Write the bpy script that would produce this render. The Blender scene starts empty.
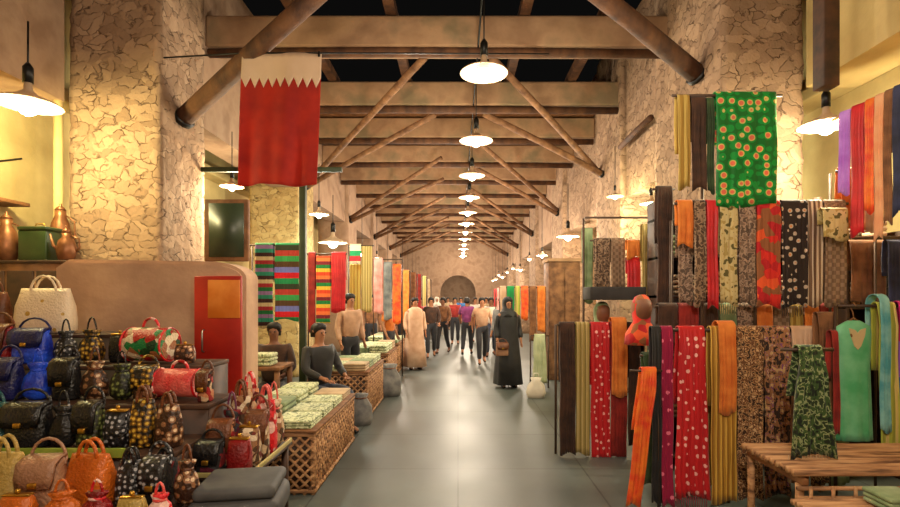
import bpy, bmesh, math, random
from mathutils import Vector, Matrix, noise
random.seed(11)
PI = math.pi
col = bpy.context.scene.collection
F = 500.0; CX = 458.0; CY = 297.0; EYE = 1.65

def W(px, py, D):
    """a pixel of the photograph seen at depth D -> point in metres"""
    return Vector(((px-CX)*D/F, D, EYE-(py-CY)*D/F))

# ------------------------------------------------------------------ objects
def tag(o, label=None, cat=None, group=None, kind=None):
    if label: o['label'] = label
    if cat: o['category'] = cat
    if group: o['group'] = group
    if kind: o['kind'] = kind
    return o
def empty(name, loc=(0,0,0), rz=0, label=None, cat=None, group=None):
    o = bpy.data.objects.new(name, None); col.objects.link(o)
    o.location = loc; o.rotation_euler = (0,0,rz); o.empty_display_size = .1
    return tag(o, label, cat, group)
def obj(name, bm, mat, parent=None, smooth=True, loc=None, rz=0, label=None):
    if isinstance(bm, bpy.types.Mesh): me = bm
    else:
        bmesh.ops.recalc_face_normals(bm, faces=bm.faces)
        me = bpy.data.meshes.new(name); bm.to_mesh(me); bm.free()
    if mat and not me.materials: me.materials.append(mat)
    if smooth:
        for p in me.polygons: p.use_smooth = True
    o = bpy.data.objects.new(name, me); col.objects.link(o)
    if parent: o.parent = parent
    if loc is not None: o.location = loc
    if rz: o.rotation_euler = (0,0,rz)
    if label: o['label'] = label
    return o
def kids(o): return [c for c in o.children]
def copy_tree(o, parent=None):
    c = o.copy(); col.objects.link(c); c.parent = parent
    for ch in kids(o): copy_tree(ch, c)
    return c

# ------------------------------------------------------------------ mesh helpers
def B(): return bmesh.new()
def box(bm, x0, x1, y0, y1, z0, z1, bev=0, seg=2):
    m = Matrix.Translation(((x0+x1)/2,(y0+y1)/2,(z0+z1)/2)) @ Matrix.Diagonal((x1-x0,y1-y0,z1-z0,1))
    r = bmesh.ops.create_cube(bm, size=1, matrix=m)
    if bev:
        es = list({e for v in r['verts'] for e in v.link_edges})
        bmesh.ops.bevel(bm, geom=es, offset=bev, segments=seg, affect='EDGES', profile=.5)
    return bm
def tube(bm, pts, r, seg=8, cap=True):
    pts = [Vector(p) for p in pts]; n = len(pts)
    rs = r if isinstance(r, (list, tuple)) else [r]*n
    rings = []
    prev = None
    for i, p in enumerate(pts):
        d = (pts[min(i+1,n-1)]-pts[max(i-1,0)]).normalized()
        if prev is None:
            a = Vector((0,0,1)) if abs(d.z) < .9 else Vector((1,0,0))
            u = d.cross(a).normalized()
        else:
            u = (prev - d*prev.dot(d)).normalized()
        prev = u; v = d.cross(u)
        rings.append([bm.verts.new(p+(u*math.cos(2*PI*k/seg)+v*math.sin(2*PI*k/seg))*rs[i]) for k in range(seg)])
    for a, b in zip(rings, rings[1:]):
        for k in range(seg): bm.faces.new((a[k],a[(k+1)%seg],b[(k+1)%seg],b[k]))
    if cap: bm.faces.new(rings[0][::-1]); bm.faces.new(rings[-1])
    return bm
def loft(bm, rings, cap0=True, cap1=True):
    """rings: lists of points, same count"""
    R = [[bm.verts.new(p) for p in r] for r in rings]; n = len(R[0])
    for a, b in zip(R, R[1:]):
        for k in range(n): bm.faces.new((a[k],a[(k+1)%n],b[(k+1)%n],b[k]))
    if cap0: bm.faces.new(R[0][::-1])
    if cap1: bm.faces.new(R[-1])
    return bm
def lathe(bm, prof, c=(0,0,0), seg=24, cap0=True, cap1=True):
    return loft(bm, [[(c[0]+r*math.cos(2*PI*k/seg), c[1]+r*math.sin(2*PI*k/seg), c[2]+z) for k in range(seg)] for r, z in prof], cap0, cap1)
def sring(a, b, z, n=28, e=2.6, cx=0, cy=0, rip=0, k=0, ph=0):
    out = []
    for i in range(n):
        t = 2*PI*i/n; c, s = math.cos(t), math.sin(t)
        q = 1+rip*math.sin(k*t+ph)
        out.append((cx+a*q*math.copysign(abs(c)**(2/e), c), cy+b*q*math.copysign(abs(s)**(2/e), s), z))
    return out

# ------------------------------------------------------------------ materials
def lin(c):
    return tuple(((x/255)/12.92 if x/255 <= .04045 else ((x/255+.055)/1.055)**2.4) for x in c[:3])+(1,)
_m = {}
def M(key, pat='flat', pal=((128,128,128),), stops=None, scale=1., rough=.75, metal=0., bump=0., bscale=40., trans=0., emit=0., tex=(1,1,1), sheen=0.):
    if key in _m: return _m[key]
    m = bpy.data.materials.new(key); m.use_nodes = True; _m[key] = m
    nt = m.node_tree; N = nt.nodes; L = nt.links
    b = N['Principled BSDF']; out = N['Material Output']
    b.inputs['Roughness'].default_value = rough; b.inputs['Metallic'].default_value = metal
    if sheen: b.inputs['Sheen Weight'].default_value = sheen
    tc = N.new('ShaderNodeTexCoord'); mp = N.new('ShaderNodeMapping'); mp.inputs['Scale'].default_value = tex
    L.new(tc.outputs['Object'], mp.inputs['Vector'])
    fac = None
    if pat == 'flat':
        b.inputs['Base Color'].default_value = lin(pal[0])
    else:
        if pat in ('noise', 'leopard'):
            t = N.new('ShaderNodeTexNoise'); t.inputs['Scale'].default_value = scale; t.inputs['Detail'].default_value = 4 if pat == 'noise' else 1.5
            L.new(mp.outputs[0], t.inputs['Vector']); fac = t.outputs['Fac']
        elif pat == 'dots':
            t = N.new('ShaderNodeTexVoronoi'); t.inputs['Scale'].default_value = scale; t.inputs['Randomness'].default_value = .55
            L.new(mp.outputs[0], t.inputs['Vector']); fac = t.outputs['Distance']
        elif pat == 'patch':
            t = N.new('ShaderNodeTexVoronoi'); t.inputs['Scale'].default_value = scale
            L.new(mp.outputs[0], t.inputs['Vector']); s = N.new('ShaderNodeSeparateColor'); L.new(t.outputs['Color'], s.inputs[0]); fac = s.outputs[0]
        elif pat in ('stripes', 'vstripes'):
            s = N.new('ShaderNodeSeparateXYZ'); L.new(mp.outputs[0], s.inputs[0])
            mu = N.new('ShaderNodeMath'); mu.operation = 'MULTIPLY'; mu.inputs[1].default_value = scale
            L.new(s.outputs['Z' if pat == 'stripes' else 'X'], mu.inputs[0])
            fr = N.new('ShaderNodeMath'); fr.operation = 'FRACT'; L.new(mu.outputs[0], fr.inputs[0]); fac = fr.outputs[0]
        elif pat == 'weave':
            t = N.new('ShaderNodeTexChecker'); t.inputs['Scale'].default_value = scale
            L.new(mp.outputs[0], t.inputs['Vector']); fac = t.outputs['Fac']
        elif pat == 'grad':   # height bands of a dyed cloth
            s = N.new('ShaderNodeSeparateXYZ'); L.new(mp.outputs[0], s.inputs[0]); 
            mr = N.new('ShaderNodeMapRange'); mr.inputs['From Min'].default_value = 0; mr.inputs['From Max'].default_value = scale
            L.new(s.outputs['Z'], mr.inputs['Value']); fac = mr.outputs[0]
        cr = N.new('ShaderNodeValToRGB'); L.new(fac, cr.inputs[0])
        cr.color_ramp.interpolation = 'LINEAR' if pat == 'noise' else 'CONSTANT'
        n = len(pal); st = stops or ([.35+.3*i/max(1,n-1) for i in range(n)] if pat == 'noise' else [i/n for i in range(n)])
        els = cr.color_ramp.elements
        while len(els) < n: els.new(.5)
        for i in range(n): els[i].position = st[i]
        for i in range(n): els[i].color = lin(pal[i])
        L.new(cr.outputs[0], b.inputs['Base Color'])
    if bump:
        t = N.new('ShaderNodeTexNoise'); t.inputs['Scale'].default_value = bscale; t.inputs['Detail'].default_value = 3
        L.new(mp.outputs[0], t.inputs['Vector'])
        bp = N.new('ShaderNodeBump'); bp.inputs['Strength'].default_value = bump; bp.inputs['Distance'].default_value = .02
        L.new(t.outputs['Fac'], bp.inputs['Height']); L.new(bp.outputs[0], b.inputs['Normal'])
    if emit:
        b.inputs['Emission Color'].default_value = lin(pal[-1]); b.inputs['Emission Strength'].default_value = emit
    if trans:
        tr = N.new('ShaderNodeBsdfTranslucent'); mx = N.new('ShaderNodeMixShader'); mx.inputs[0].default_value = trans
        src = b.inputs['Base Color'].links[0].from_socket if b.inputs['Base Color'].links else None
        if src: L.new(src, tr.inputs['Color'])
        else: tr.inputs['Color'].default_value = b.inputs['Base Color'].default_value
        L.new(b.outputs[0], mx.inputs[1]); L.new(tr.outputs[0], mx.inputs[2]); L.new(mx.outputs[0], out.inputs['Surface'])
    return m

def stone_mat(key, c1, c2, c3, sc=6.5, strength=.7):
    """rubble stones set in lime plaster"""
    m = bpy.data.materials.new(key); m.use_nodes = True; nt = m.node_tree; N = nt.nodes; L = nt.links
    b = N['Principled BSDF']; b.inputs['Roughness'].default_value = .95
    tc = N.new('ShaderNodeTexCoord'); w = N.new('ShaderNodeTexNoise'); w.inputs['Scale'].default_value = 3.5; w.inputs['Detail'].default_value = 4
    L.new(tc.outputs['Object'], w.inputs['Vector'])
    ad = N.new('ShaderNodeMixRGB'); ad.blend_type = 'LINEAR_LIGHT'; ad.inputs[0].default_value = .16
    L.new(tc.outputs['Object'], ad.inputs[1]); L.new(w.outputs['Color'], ad.inputs[2])
    mp = N.new('ShaderNodeMapping'); mp.inputs['Scale'].default_value = (1, 1, 1.55); L.new(ad.outputs[0], mp.inputs['Vector'])
    v = N.new('ShaderNodeTexVoronoi'); v.feature = 'DISTANCE_TO_EDGE'; v.inputs['Scale'].default_value = sc; L.new(mp.outputs[0], v.inputs['Vector'])
    v2 = N.new('ShaderNodeTexVoronoi'); v2.inputs['Scale'].default_value = sc; L.new(mp.outputs[0], v2.inputs['Vector'])
    s = N.new('ShaderNodeSeparateColor'); L.new(v2.outputs['Color'], s.inputs[0])
    cr = N.new('ShaderNodeValToRGB'); L.new(s.outputs[0], cr.inputs[0]); cr.color_ramp.elements[0].color = lin(c1); cr.color_ramp.elements[1].color = lin(c2)
    n = N.new('ShaderNodeTexNoise'); n.inputs['Scale'].default_value = 9; n.inputs['Detail'].default_value = 6; L.new(tc.outputs['Object'], n.inputs['Vector'])
    mr = N.new('ShaderNodeMapRange'); mr.inputs['From Min'].default_value = .0; mr.inputs['From Max'].default_value = .05; L.new(v.outputs['Distance'], mr.inputs['Value'])
    nr = N.new('ShaderNodeMapRange'); nr.inputs['From Min'].default_value = .36; nr.inputs['From Max'].default_value = .56; L.new(n.outputs['Fac'], nr.inputs['Value'])
    mxm = N.new('ShaderNodeMath'); mxm.operation = 'MAXIMUM'; L.new(mr.outputs[0], mxm.inputs[0]); L.new(nr.outputs[0], mxm.inputs[1])
    mx = N.new('ShaderNodeMixRGB'); L.new(mxm.outputs[0], mx.inputs[0]); mx.inputs[1].default_value = lin(c3); L.new(cr.outputs[0], mx.inputs[2])
    L.new(mx.outputs[0], b.inputs['Base Color'])
    h = N.new('ShaderNodeMath'); h.operation = 'MULTIPLY_ADD'; L.new(n.outputs['Fac'], h.inputs[0]); h.inputs[1].default_value = .7; L.new(mxm.outputs[0], h.inputs[2])
    bp = N.new('ShaderNodeBump'); bp.inputs['Strength'].default_value = strength; bp.inputs['Distance'].default_value = .05
    L.new(h.outputs[0], bp.inputs['Height']); L.new(bp.outputs[0], b.inputs['Normal'])
    return m

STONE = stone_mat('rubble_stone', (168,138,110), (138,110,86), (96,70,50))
STONE_Y = stone_mat('lit_rubble_stone', (196,170,116), (170,142,92), (110,84,50))  # same rubble stone with yellow lamplight put into its colour
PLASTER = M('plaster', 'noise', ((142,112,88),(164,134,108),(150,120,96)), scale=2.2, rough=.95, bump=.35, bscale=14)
PLASTER_Y = M('yellow_lit_plaster', 'noise', ((182,158,104),(205,182,124)), scale=2., rough=.95, bump=.35, bscale=12)  # plaster colour includes the yellow light falling on the side walls
BEAM = M('beam_plaster', 'noise', ((140,108,80),(164,130,98),(130,112,84)), scale=1.7, rough=.95, bump=.4, bscale=10)
POLE = M('dark_pole_wood', 'noise', ((58,32,16),(96,60,32)), scale=6, rough=.8, bump=.5, bscale=20, tex=(1,1,.3))
STRUT = M('strut_wood', 'noise', ((92,60,36),(140,100,66)), scale=7, rough=.8, bump=.4)
DECK = M('deck_wood', 'stripes', ((92,58,34),(120,80,50),(78,48,28)), scale=1, rough=.9)
DARKW = M('dark_wood', 'noise', ((44,26,14),(74,44,24)), scale=8, rough=.65)
MIDW = M('mid_wood', 'noise', ((104,66,36),(140,94,56)), scale=9, rough=.7, bump=.2)
PALM = M('palm_rib', 'noise', ((92,58,34),(168,122,82),(196,152,108)), scale=22, rough=.75, bump=.4, tex=(.12,1,1))
BLACKM = M('black_metal', 'flat', ((22,22,22),), rough=.4, metal=.5)
STEEL = M('steel', 'flat', ((150,150,150),), rough=.35, metal=.9)
BRASS = M('brass', 'flat', ((196,150,60),), rough=.3, metal=.9)
ENAMEL = M('enamel_shade', 'flat', ((186,158,130),), rough=.5, trans=.12)
SKIN = M('skin', 'flat', ((160,108,76),), rough=.6)
HAIR = M('hair', 'flat', ((20,15,12),), rough=.6)

SK2 = M('skin_dark','flat',((120,76,52),),rough=.6)
# ------------------------------------------------------------------ setting
def floor_mat():
    m = bpy.data.materials.new('polished_concrete'); m.use_nodes = True; nt = m.node_tree; N = nt.nodes; L = nt.links
    b = N['Principled BSDF']; tc = N.new('ShaderNodeTexCoord')
    n = N.new('ShaderNodeTexNoise'); n.inputs['Scale'].default_value = .9; n.inputs['Detail'].default_value = 7; L.new(tc.outputs['Object'], n.inputs['Vector'])
    cr = N.new('ShaderNodeValToRGB'); L.new(n.outputs['Fac'], cr.inputs[0]); cr.color_ramp.elements[0].position = .35; cr.color_ramp.elements[1].position = .68
    cr.color_ramp.elements[0].color = lin((72,78,74)); cr.color_ramp.elements[1].color = lin((100,106,102))
    br = N.new('ShaderNodeTexBrick'); br.inputs['Scale'].default_value = 1; br.inputs['Brick Width'].default_value = 1.2; br.inputs['Row Height'].default_value = 1.2
    br.offset = 0; br.inputs['Mortar Size'].default_value = .008; br.inputs['Color1'].default_value = (1,1,1,1); br.inputs['Color2'].default_value = (.9,.9,.9,1); br.inputs['Mortar'].default_value = (.45,.45,.45,1)
    L.new(tc.outputs['Object'], br.inputs['Vector'])
    mu = N.new('ShaderNodeMixRGB'); mu.blend_type = 'MULTIPLY'; mu.inputs[0].default_value = 1; L.new(cr.outputs[0], mu.inputs[1]); L.new(br.outputs['Color'], mu.inputs[2])
    L.new(mu.outputs[0], b.inputs['Base Color'])
    r = N.new('ShaderNodeMapRange'); r.inputs['To Min'].default_value = .34; r.inputs['To Max'].default_value = .55; L.new(n.outputs['Fac'], r.inputs['Value']); L.new(r.outputs[0], b.inputs['Roughness'])
    return m
def struct(name, bm, mat, smooth=False): return tag(obj(name, bm, mat, smooth=smooth), kind='structure')

XL, XR, OL, OR, END, BACK, TOP = -3.3, 2.8, -4.9, 4.6, 31.0, -4.5, 6.3
struct('floor', box(B(), OL-.2, OR+.2, BACK, END+.3, -.1, 0), floor_mat())
struct('wall_left', box(B(), OL-.2, OL, BACK, END, 0, TOP), PLASTER_Y)
struct('wall_right', box(B(), OR, OR+.2, BACK, END, 0, TOP), PLASTER_Y)
struct('wall_back', box(B(), OL, OR, BACK-.2, BACK, 0, TOP), PLASTER)
# end wall with an arched opening
bm = B()
box(bm, OL, -1.1, END, END+.3, 0, TOP); box(bm, 1.1, OR, END, END+.3, 0, TOP); box(bm, -1.1, 1.1, END, END+.3, 3.2, TOP)
for k in range(12):
    a = (-1.1*math.cos(PI*k/12), 1.9+1.1*math.sin(PI*k/12)); c = (-1.1*math.cos(PI*(k+1)/12), 1.9+1.1*math.sin(PI*(k+1)/12))
    vs = [bm.verts.new(p) for p in ((a[0],END,a[1]),(c[0],END,c[1]),(c[0],END,3.2),(a[0],END,3.2))]
    ws = [bm.verts.new(p) for p in ((a[0],END+.3,a[1]),(c[0],END+.3,c[1]))]
    if abs(vs[0].co.z-3.2) + abs(vs[1].co.z-3.2) > 1e-4: bm.faces.new(vs)
    bm.faces.new((vs[0],ws[0],ws[1],vs[1]))
struct('wall_end', bm, PLASTER)
struct('wall_courtyard', box(B(), -4, 4, END+5, END+5.2, 0, 5), PLASTER)
struct('ground', box(B(), -4, 4, END+.3, END+5.2, -.1, 0), PLASTER)

# pillars of rubble stone
def rubble_block(name, x0, x1, y0, y1, z0, z1, mat, step=.07, amp=.035):
    bm = B(); nx = max(2, int((x1-x0)/step)); ny = max(2, int((y1-y0)/step)); nz = max(2, int((z1-z0)/(step*1.3)))
    per = [(x0+(x1-x0)*i/nx, y0) for i in range(nx)] + [(x1, y0+(y1-y0)*i/ny) for i in range(ny)] + [(x1-(x1-x0)*i/nx, y1) for i in range(nx)] + [(x0, y1-(y1-y0)*i/ny) for i in range(ny)]
    cx, cy = (x0+x1)/2, (y0+y1)/2
    rings = []
    for j in range(nz+1):
        z = z0+(z1-z0)*j/nz; r = []
        for (x, y) in per:
            d = noise.noise(Vector((x*4, y*4, z*5)))*.6 + noise.noise(Vector((x*11+7, y*11, z*13)))*.4
            dx, dy = x-cx, y-cy; l = math.hypot(dx, dy) or 1
            r.append((x+dx/l*d*amp, y+dy/l*d*amp, z))
        rings.append(r)
    loft(bm, rings); return struct(name, bm, mat, True)
rubble_block('pillar_left', XL-1.0, XL, 5.54, 6.5, 0, TOP, STONE)
rubble_block('pillar_right', XR, XR+.85, 5.3, 7.1, 0, TOP, STONE)
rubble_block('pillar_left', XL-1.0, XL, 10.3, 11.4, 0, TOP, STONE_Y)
rubble_block('pillar_right', XR, XR+.85, 8.6, 10.1, 0, TOP, STONE)
LP = [15.0, 19.4, 23.8, 28.2]; RP = [13.3, 18.0, 22.6, 27.2]
for y in LP: rubble_block('pillar_left', XL-.9, XL, y, y+1.3, 0, TOP, PLASTER, .2)
for y in RP: rubble_block('pillar_right', XR, XR+.9, y, y+1.6, 0, TOP, STONE, .2)
# walls above the bays
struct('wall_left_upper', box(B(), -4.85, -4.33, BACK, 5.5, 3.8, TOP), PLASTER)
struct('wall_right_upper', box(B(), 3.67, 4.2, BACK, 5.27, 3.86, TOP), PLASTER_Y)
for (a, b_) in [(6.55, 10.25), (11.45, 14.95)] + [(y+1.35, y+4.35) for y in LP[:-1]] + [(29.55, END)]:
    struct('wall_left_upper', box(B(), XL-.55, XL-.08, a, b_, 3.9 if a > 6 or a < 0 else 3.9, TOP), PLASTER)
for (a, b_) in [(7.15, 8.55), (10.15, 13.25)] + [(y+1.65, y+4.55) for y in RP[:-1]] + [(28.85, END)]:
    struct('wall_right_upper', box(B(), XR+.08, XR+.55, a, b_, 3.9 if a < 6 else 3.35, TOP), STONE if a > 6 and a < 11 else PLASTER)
# ledge along the right outer wall and the left one
struct('trim_right', box(B(), OR-.35, OR, BACK, 12, 4.05, 4.2, .02), PLASTER_Y)
struct('trim_left', box(B(), OL, OL+.3, BACK, 12, 3.95, 4.1, .02), PLASTER_Y)
# beams with a dark pole along the underside
BE = [-1.0, .95, 2.9, 4.8, 6.68, 8.73, 10.5] + [12.4+1.9*i for i in range(10)]
for i, y in enumerate(BE):
    bm = B(); box(bm, XL-.08, XR+.08, y, y+.38, 5.0, 5.42, .03)
    b0 = struct('ceiling_beam', bm, BEAM)
    p = obj('round_pole', tube(B(), [(XL-.05, y+.05, 4.93),(-1, y+.06, 4.95),(XR+.05, y+.05, 4.92)], [.06,.07,.06], 10), POLE, b0)
    p['kind'] = 'structure'
bm = B()
y = 9.15
k = 0
while y < END-.3:
    box(bm, XL-.06, XR+.06, y, y+.30, 5.46+.02*(k % 2), 5.52+.02*(k % 2)); y += .32; k += 1
struct('ceiling', bm, MIDW)
bm = B()
for x in (-2.2, -.9, .9, 2.0): box(bm, x-.07, x+.07, 4.85, 9.1, 5.44, 5.58)
struct('ceiling_rafters', bm, POLE)
# wooden roof struts
def strut(p, q, r, label, grp='round wooden struts under the roof beams'):
    p, q = Vector(p), Vector(q); mid = (p+q)/2+Vector((0,0,.02))
    bm = B(); tube(bm, [q-p, mid-p, (0,0,0)][::-1], [r*1.15, r*1.05, r], 10)
    o = obj('roof_strut', bm, STRUT if r < .07 else POLE, loc=p); tag(o, label, 'strut', grp)
    br = tube(B(), [(0,0,0), (q-p)*.02], r*1.35, 10); obj('metal_collar', br, BLACKM, o)
strut((XL+.02,5.95,3.76), (-1.03,4.95,4.97), .095, 'thick dark wooden strut rising from the nearest left stone pillar')
strut((XR-.02,5.8,4.22), (.97,4.95,4.97), .095, 'thick dark wooden strut rising from the nearest right stone pillar')
strut((XL+.02,10.9,4.1), (-.46,6.85,4.93), .05, 'long pale strut above the maroon flag, reaching towards the first beam')
strut((XR-.02,9.9,4.12), (.46,6.85,4.93), .05, 'long pale strut right of the nearest pendant lamp')
strut((XL+.02,10.8,4.02), (-.42,9.0,4.93), .05, 'strut rising from second left pillar, just below the long pale one')
strut((XR-.02,9.6,4.0), (.46,8.95,4.93), .055, 'strut rising from second right pillar, just below the long pale one')
names = ['third', 'fourth', 'fifth', 'sixth']
for i in range(4):
    for s, x, py in ((-1, XL, LP[i]+.2), (1, XR, RP[i]+.6)):
        side = 'left' if s < 0 else 'right'
        for q, (dy, w_) in enumerate(((3.4, 'longer reaching forward'), (1.3, 'shorter steep'))):
            strut((x-s*.03, py, 4.05-.1*q), (s*.4, py-dy, 4.93), .05, f'{w_} strut from the {names[i]} {side} pillar down the hall', 'struts deep in the hall')
t = obj('wall_pole', tube(B(), [(0,0,0),(0,.6,.0),(0,1.35,-.02)], .045, 8), POLE, loc=(XR-.06, 7.1, 4.2)); tag(t, 'short horizontal wooden pole along the right stone pillar', 'pole')
t = obj('timber_post', box(B(), -.07, .07, -.07, .07, 0, 2.85, .01), DARKW, loc=(3.18, 4.32, 3.45)); tag(t, 'dark vertical timber high above the right lamp', 'post', kind='structure')

# ------------------------------------------------------------------ lights
LK = .88
def light(name, loc, power, color=(1,.85,.66), r=.12):
    l = bpy.data.lights.new(name, 'POINT'); l.energy = power*LK; l.color = color; l.shadow_soft_size = r
    o = bpy.data.objects.new(name, l); col.objects.link(o); o.location = loc; return o
GLOW = M('lamp_glow', 'flat', ((255,236,200),), emit=9)
GLOWW = M('white_lamp_glow', 'flat', ((240,250,255),), emit=10)
GLOWG = M('greenish_lamp_glow', 'flat', ((215,255,225),), emit=6)
def pendant(loc, r, cord, label, glow=GLOW, group=None, name='pendant_lamp'):
    t = empty(name, loc, 0, label, 'lamp', group)
    bm = B(); lathe(bm, [(r*1.0,-.015*r/.25),(r*.94,.0),(r*.6,.035*r/.25),(r*.3,.07*r/.25),(r*.14,.11*r/.25),(r*.10,.20*r/.25)], seg=28, cap0=False)
    o = obj('lamp_shade', bm, ENAMEL, t); sm = o.modifiers.new('s', 'SOLIDIFY'); sm.thickness = .006
    obj('diffuser', lathe(B(), [(r*.04,-.11*r/.25),(r*.2,-.09*r/.25),(r*.34,-.04*r/.25),(r*.36,.005*r/.25),(r*.2,.02*r/.25)], seg=20), glow, t)
    obj('cord', tube(B(), [(0,0,.2*r/.25),(0,0,cord)], .008 if r > .2 else .006, 6), BLACKM, t)
    obj('socket', lathe(B(), [(r*.16,.17*r/.25),(r*.16,.3*r/.25),(r*.06,.34*r/.25)], seg=12), BLACKM, t)
    return t
LY = [5.2, 7.45, 9.6, 11.7] + [13.8+2.1*i for i in range(8)]
ords = ['nearest','second','third','fourth','fifth','sixth','seventh','eighth','ninth','tenth','eleventh','twelfth']
for i, y in enumerate(LY):
    x = .27
    pendant((x, y, 3.99), .25, 1.0, f'{ords[i]} flared pendant lamp in the row down the hall', group='flared pendant lamps over the aisle')
    if i < 5 or i % 2: light('aisle_lamp_light', (x, y, 3.6), 90 if i < 5 else 260)
for y in (-2.6, 3.0):  # unseen lamps added to light the stalls from the camera side
    pendant((.27, y, 3.99), .25, 1.0, 'added flared pendant lamp out of view over the near aisle', group='added pendant lamps out of view')
light('aisle_lamp_light', (.27, 3.0, 3.75), 90); light('aisle_lamp_light', (.27, -.2, 3.5), 260, r=.25); light('aisle_lamp_light', (.27, -2.6, 3.75), 160)  # light of the added lamps out of view
pendant((.27, -.2, 3.99), .25, 1.0, 'added flared pendant lamp out of view over the near aisle', group='added pendant lamps out of view')
tag(obj('lamp_cable', tube(B(), [(.27,-3,5.0),(.27,END,5.0)], .012, 6), BLACKM), 'thin dark cable running under the beams above the pendant lamps', 'cable')

def stall_lamp(px, py, D, r, power, label, glow, color, cord=.9, dz=-.25, dy=0):
    p = W(px, py, D); pendant(p, r, cord, label, glow, name='stall_lamp')
    light('stall_lamp_light', (p.x, p.y+dy, p.z+dz), power, color, .1)
WARM = (1,.78,.46); WHT = (1,.93,.75)
stall_lamp(28, 103, 4.6, .27, 125, 'bright white bowl lamp by the left yellow-lit wall', GLOWW, (1,.86,.40), .75)
stall_lamp(826, 124, 4.5, .225, 150, 'bright white bowl lamp hanging beside the red scarves', GLOWW, (1,.9,.6), 1.1)
stall_lamp(232, 186, 6.9, .16, 130, 'small glaring lamp just behind the maroon flag', GLOW, WARM, .75)
stall_lamp(319, 214, 8.0, .16, 50, 'pale green shop lamp beyond the dark post', GLOWG, (.85,1,.8), .8)
stall_lamp(333, 242, 9.6, .28, 70, 'wide pale shop lamp over the striped scarves', GLOWG, (.9,1,.82), .9)
stall_lamp(651, 203, 7.6, .17, 80, 'pale green lamp in front of the second right pillar', GLOWG, (.95,1,.75), .9)
stall_lamp(615, 196, 8.0, .13, 75, 'small warm lamp beside the second right pillar', GLOW, (1,.86,.45), .8)
stall_lamp(568, 236, 11.4, .26, 160, 'wide white glowing lamp before the third right pillar', GLOW, (1,.82,.55), 1.2)
k = 0
for s in (-1, 1):
    for i in range(9):
        y = 11.2+2.05*i+.4*(s > 0)
        pendant((s*(2.15 if s < 0 else 1.95), y, 2.62+.1*math.sin(i*2.3)), .14, 1.3, f'{ords[i]} small bulb lamp over the {"left" if s<0 else "right"} shops down the hall', group=f'shop lamps down the {"left" if s<0 else "right"} side', name='shop_lamp')
        if i in (0, 2, 5, 7): light('shop_lamp_light', (s*1.9, y, 2.4), 120, (1,.87,.7))
for (x, y, pw) in ((0, END+2.5, 200),): light('courtyard_light', (x, y, 3), pw*.4)

# ------------------------------------------------------------------ textiles
def scarf(name, w, hf, r=.03, back=.45, pleats=4, amp=.018, taper=1., mat=None, seed=0, label=None, cat='scarf', group=None, loc=(0,0,0), rz=0, slant=0., fringe=None, hemamp=.02):
    """a length of cloth draped over a rail at loc: front length hf, a shorter flap behind"""
    rnd = random.Random(seed); nx = max(10, int(pleats*6)); ph = rnd.random()*6
    path = []
    nf = max(8, int(hf/.07))
    for j in range(nf+1): path.append((-r, -hf+(hf)*j/nf, j/nf))
    for j in range(1, 6): a = PI*j/6; path.append((-r*math.cos(a), r*math.sin(a), 1))
    nb = 6; hb = hf*back
    for j in range(nb+1): path.append((r, -hb*j/nb, 1-j/nb*.5))
    bm = B(); rows = []
    f1 = pleats*(.9+.2*rnd.random())
    for (y, z, t) in path:
        row = []; wz = w*(1-(1-taper)*t)
        k = min(1, abs(z)/.12) if z < 0 else 0
        for i in range(nx+1):
            u = i/nx-.5
            dy = amp*k*(1 if y < 0 else .15)*(math.sin(u*f1*2*PI+ph+.5*z)+.4*math.sin(u*f1*4.7*PI+ph*2+z*3))
            hem = hemamp*math.sin(u*5+ph) if t == 0 else 0
            sgn = -1 if y < 0 else 1
            x = u*wz + slant*(-z) + .004*math.sin(z*9+ph)*k
            row.append(bm.verts.new((x, y+sgn*abs(dy) if y != 0 else y, z+hem)))
        rows.append(row)
    for a, b_ in zip(rows, rows[1:]):
        for i in range(nx): bm.faces.new((a[i],a[i+1],b_[i+1],b_[i]))
    o = obj(name, bm, mat, loc=loc, rz=rz); tag(o, label, cat, group)
    m = o.modifiers.new('thick', 'SOLIDIFY'); m.thickness = .005; m.offset = 0
    if fringe:
        fb = B()
        for i in range(int(w/.018)):
            x = -w/2+.009+i*.018+slant*hf; d = rnd.uniform(-.004,.004)
            tube(fb, [(x,-r,-hf+.005),(x+d,-r,-hf-.07-rnd.random()*.02)], .003, 4)
        obj('fringe', fb, fringe, o)
    return o
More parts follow.
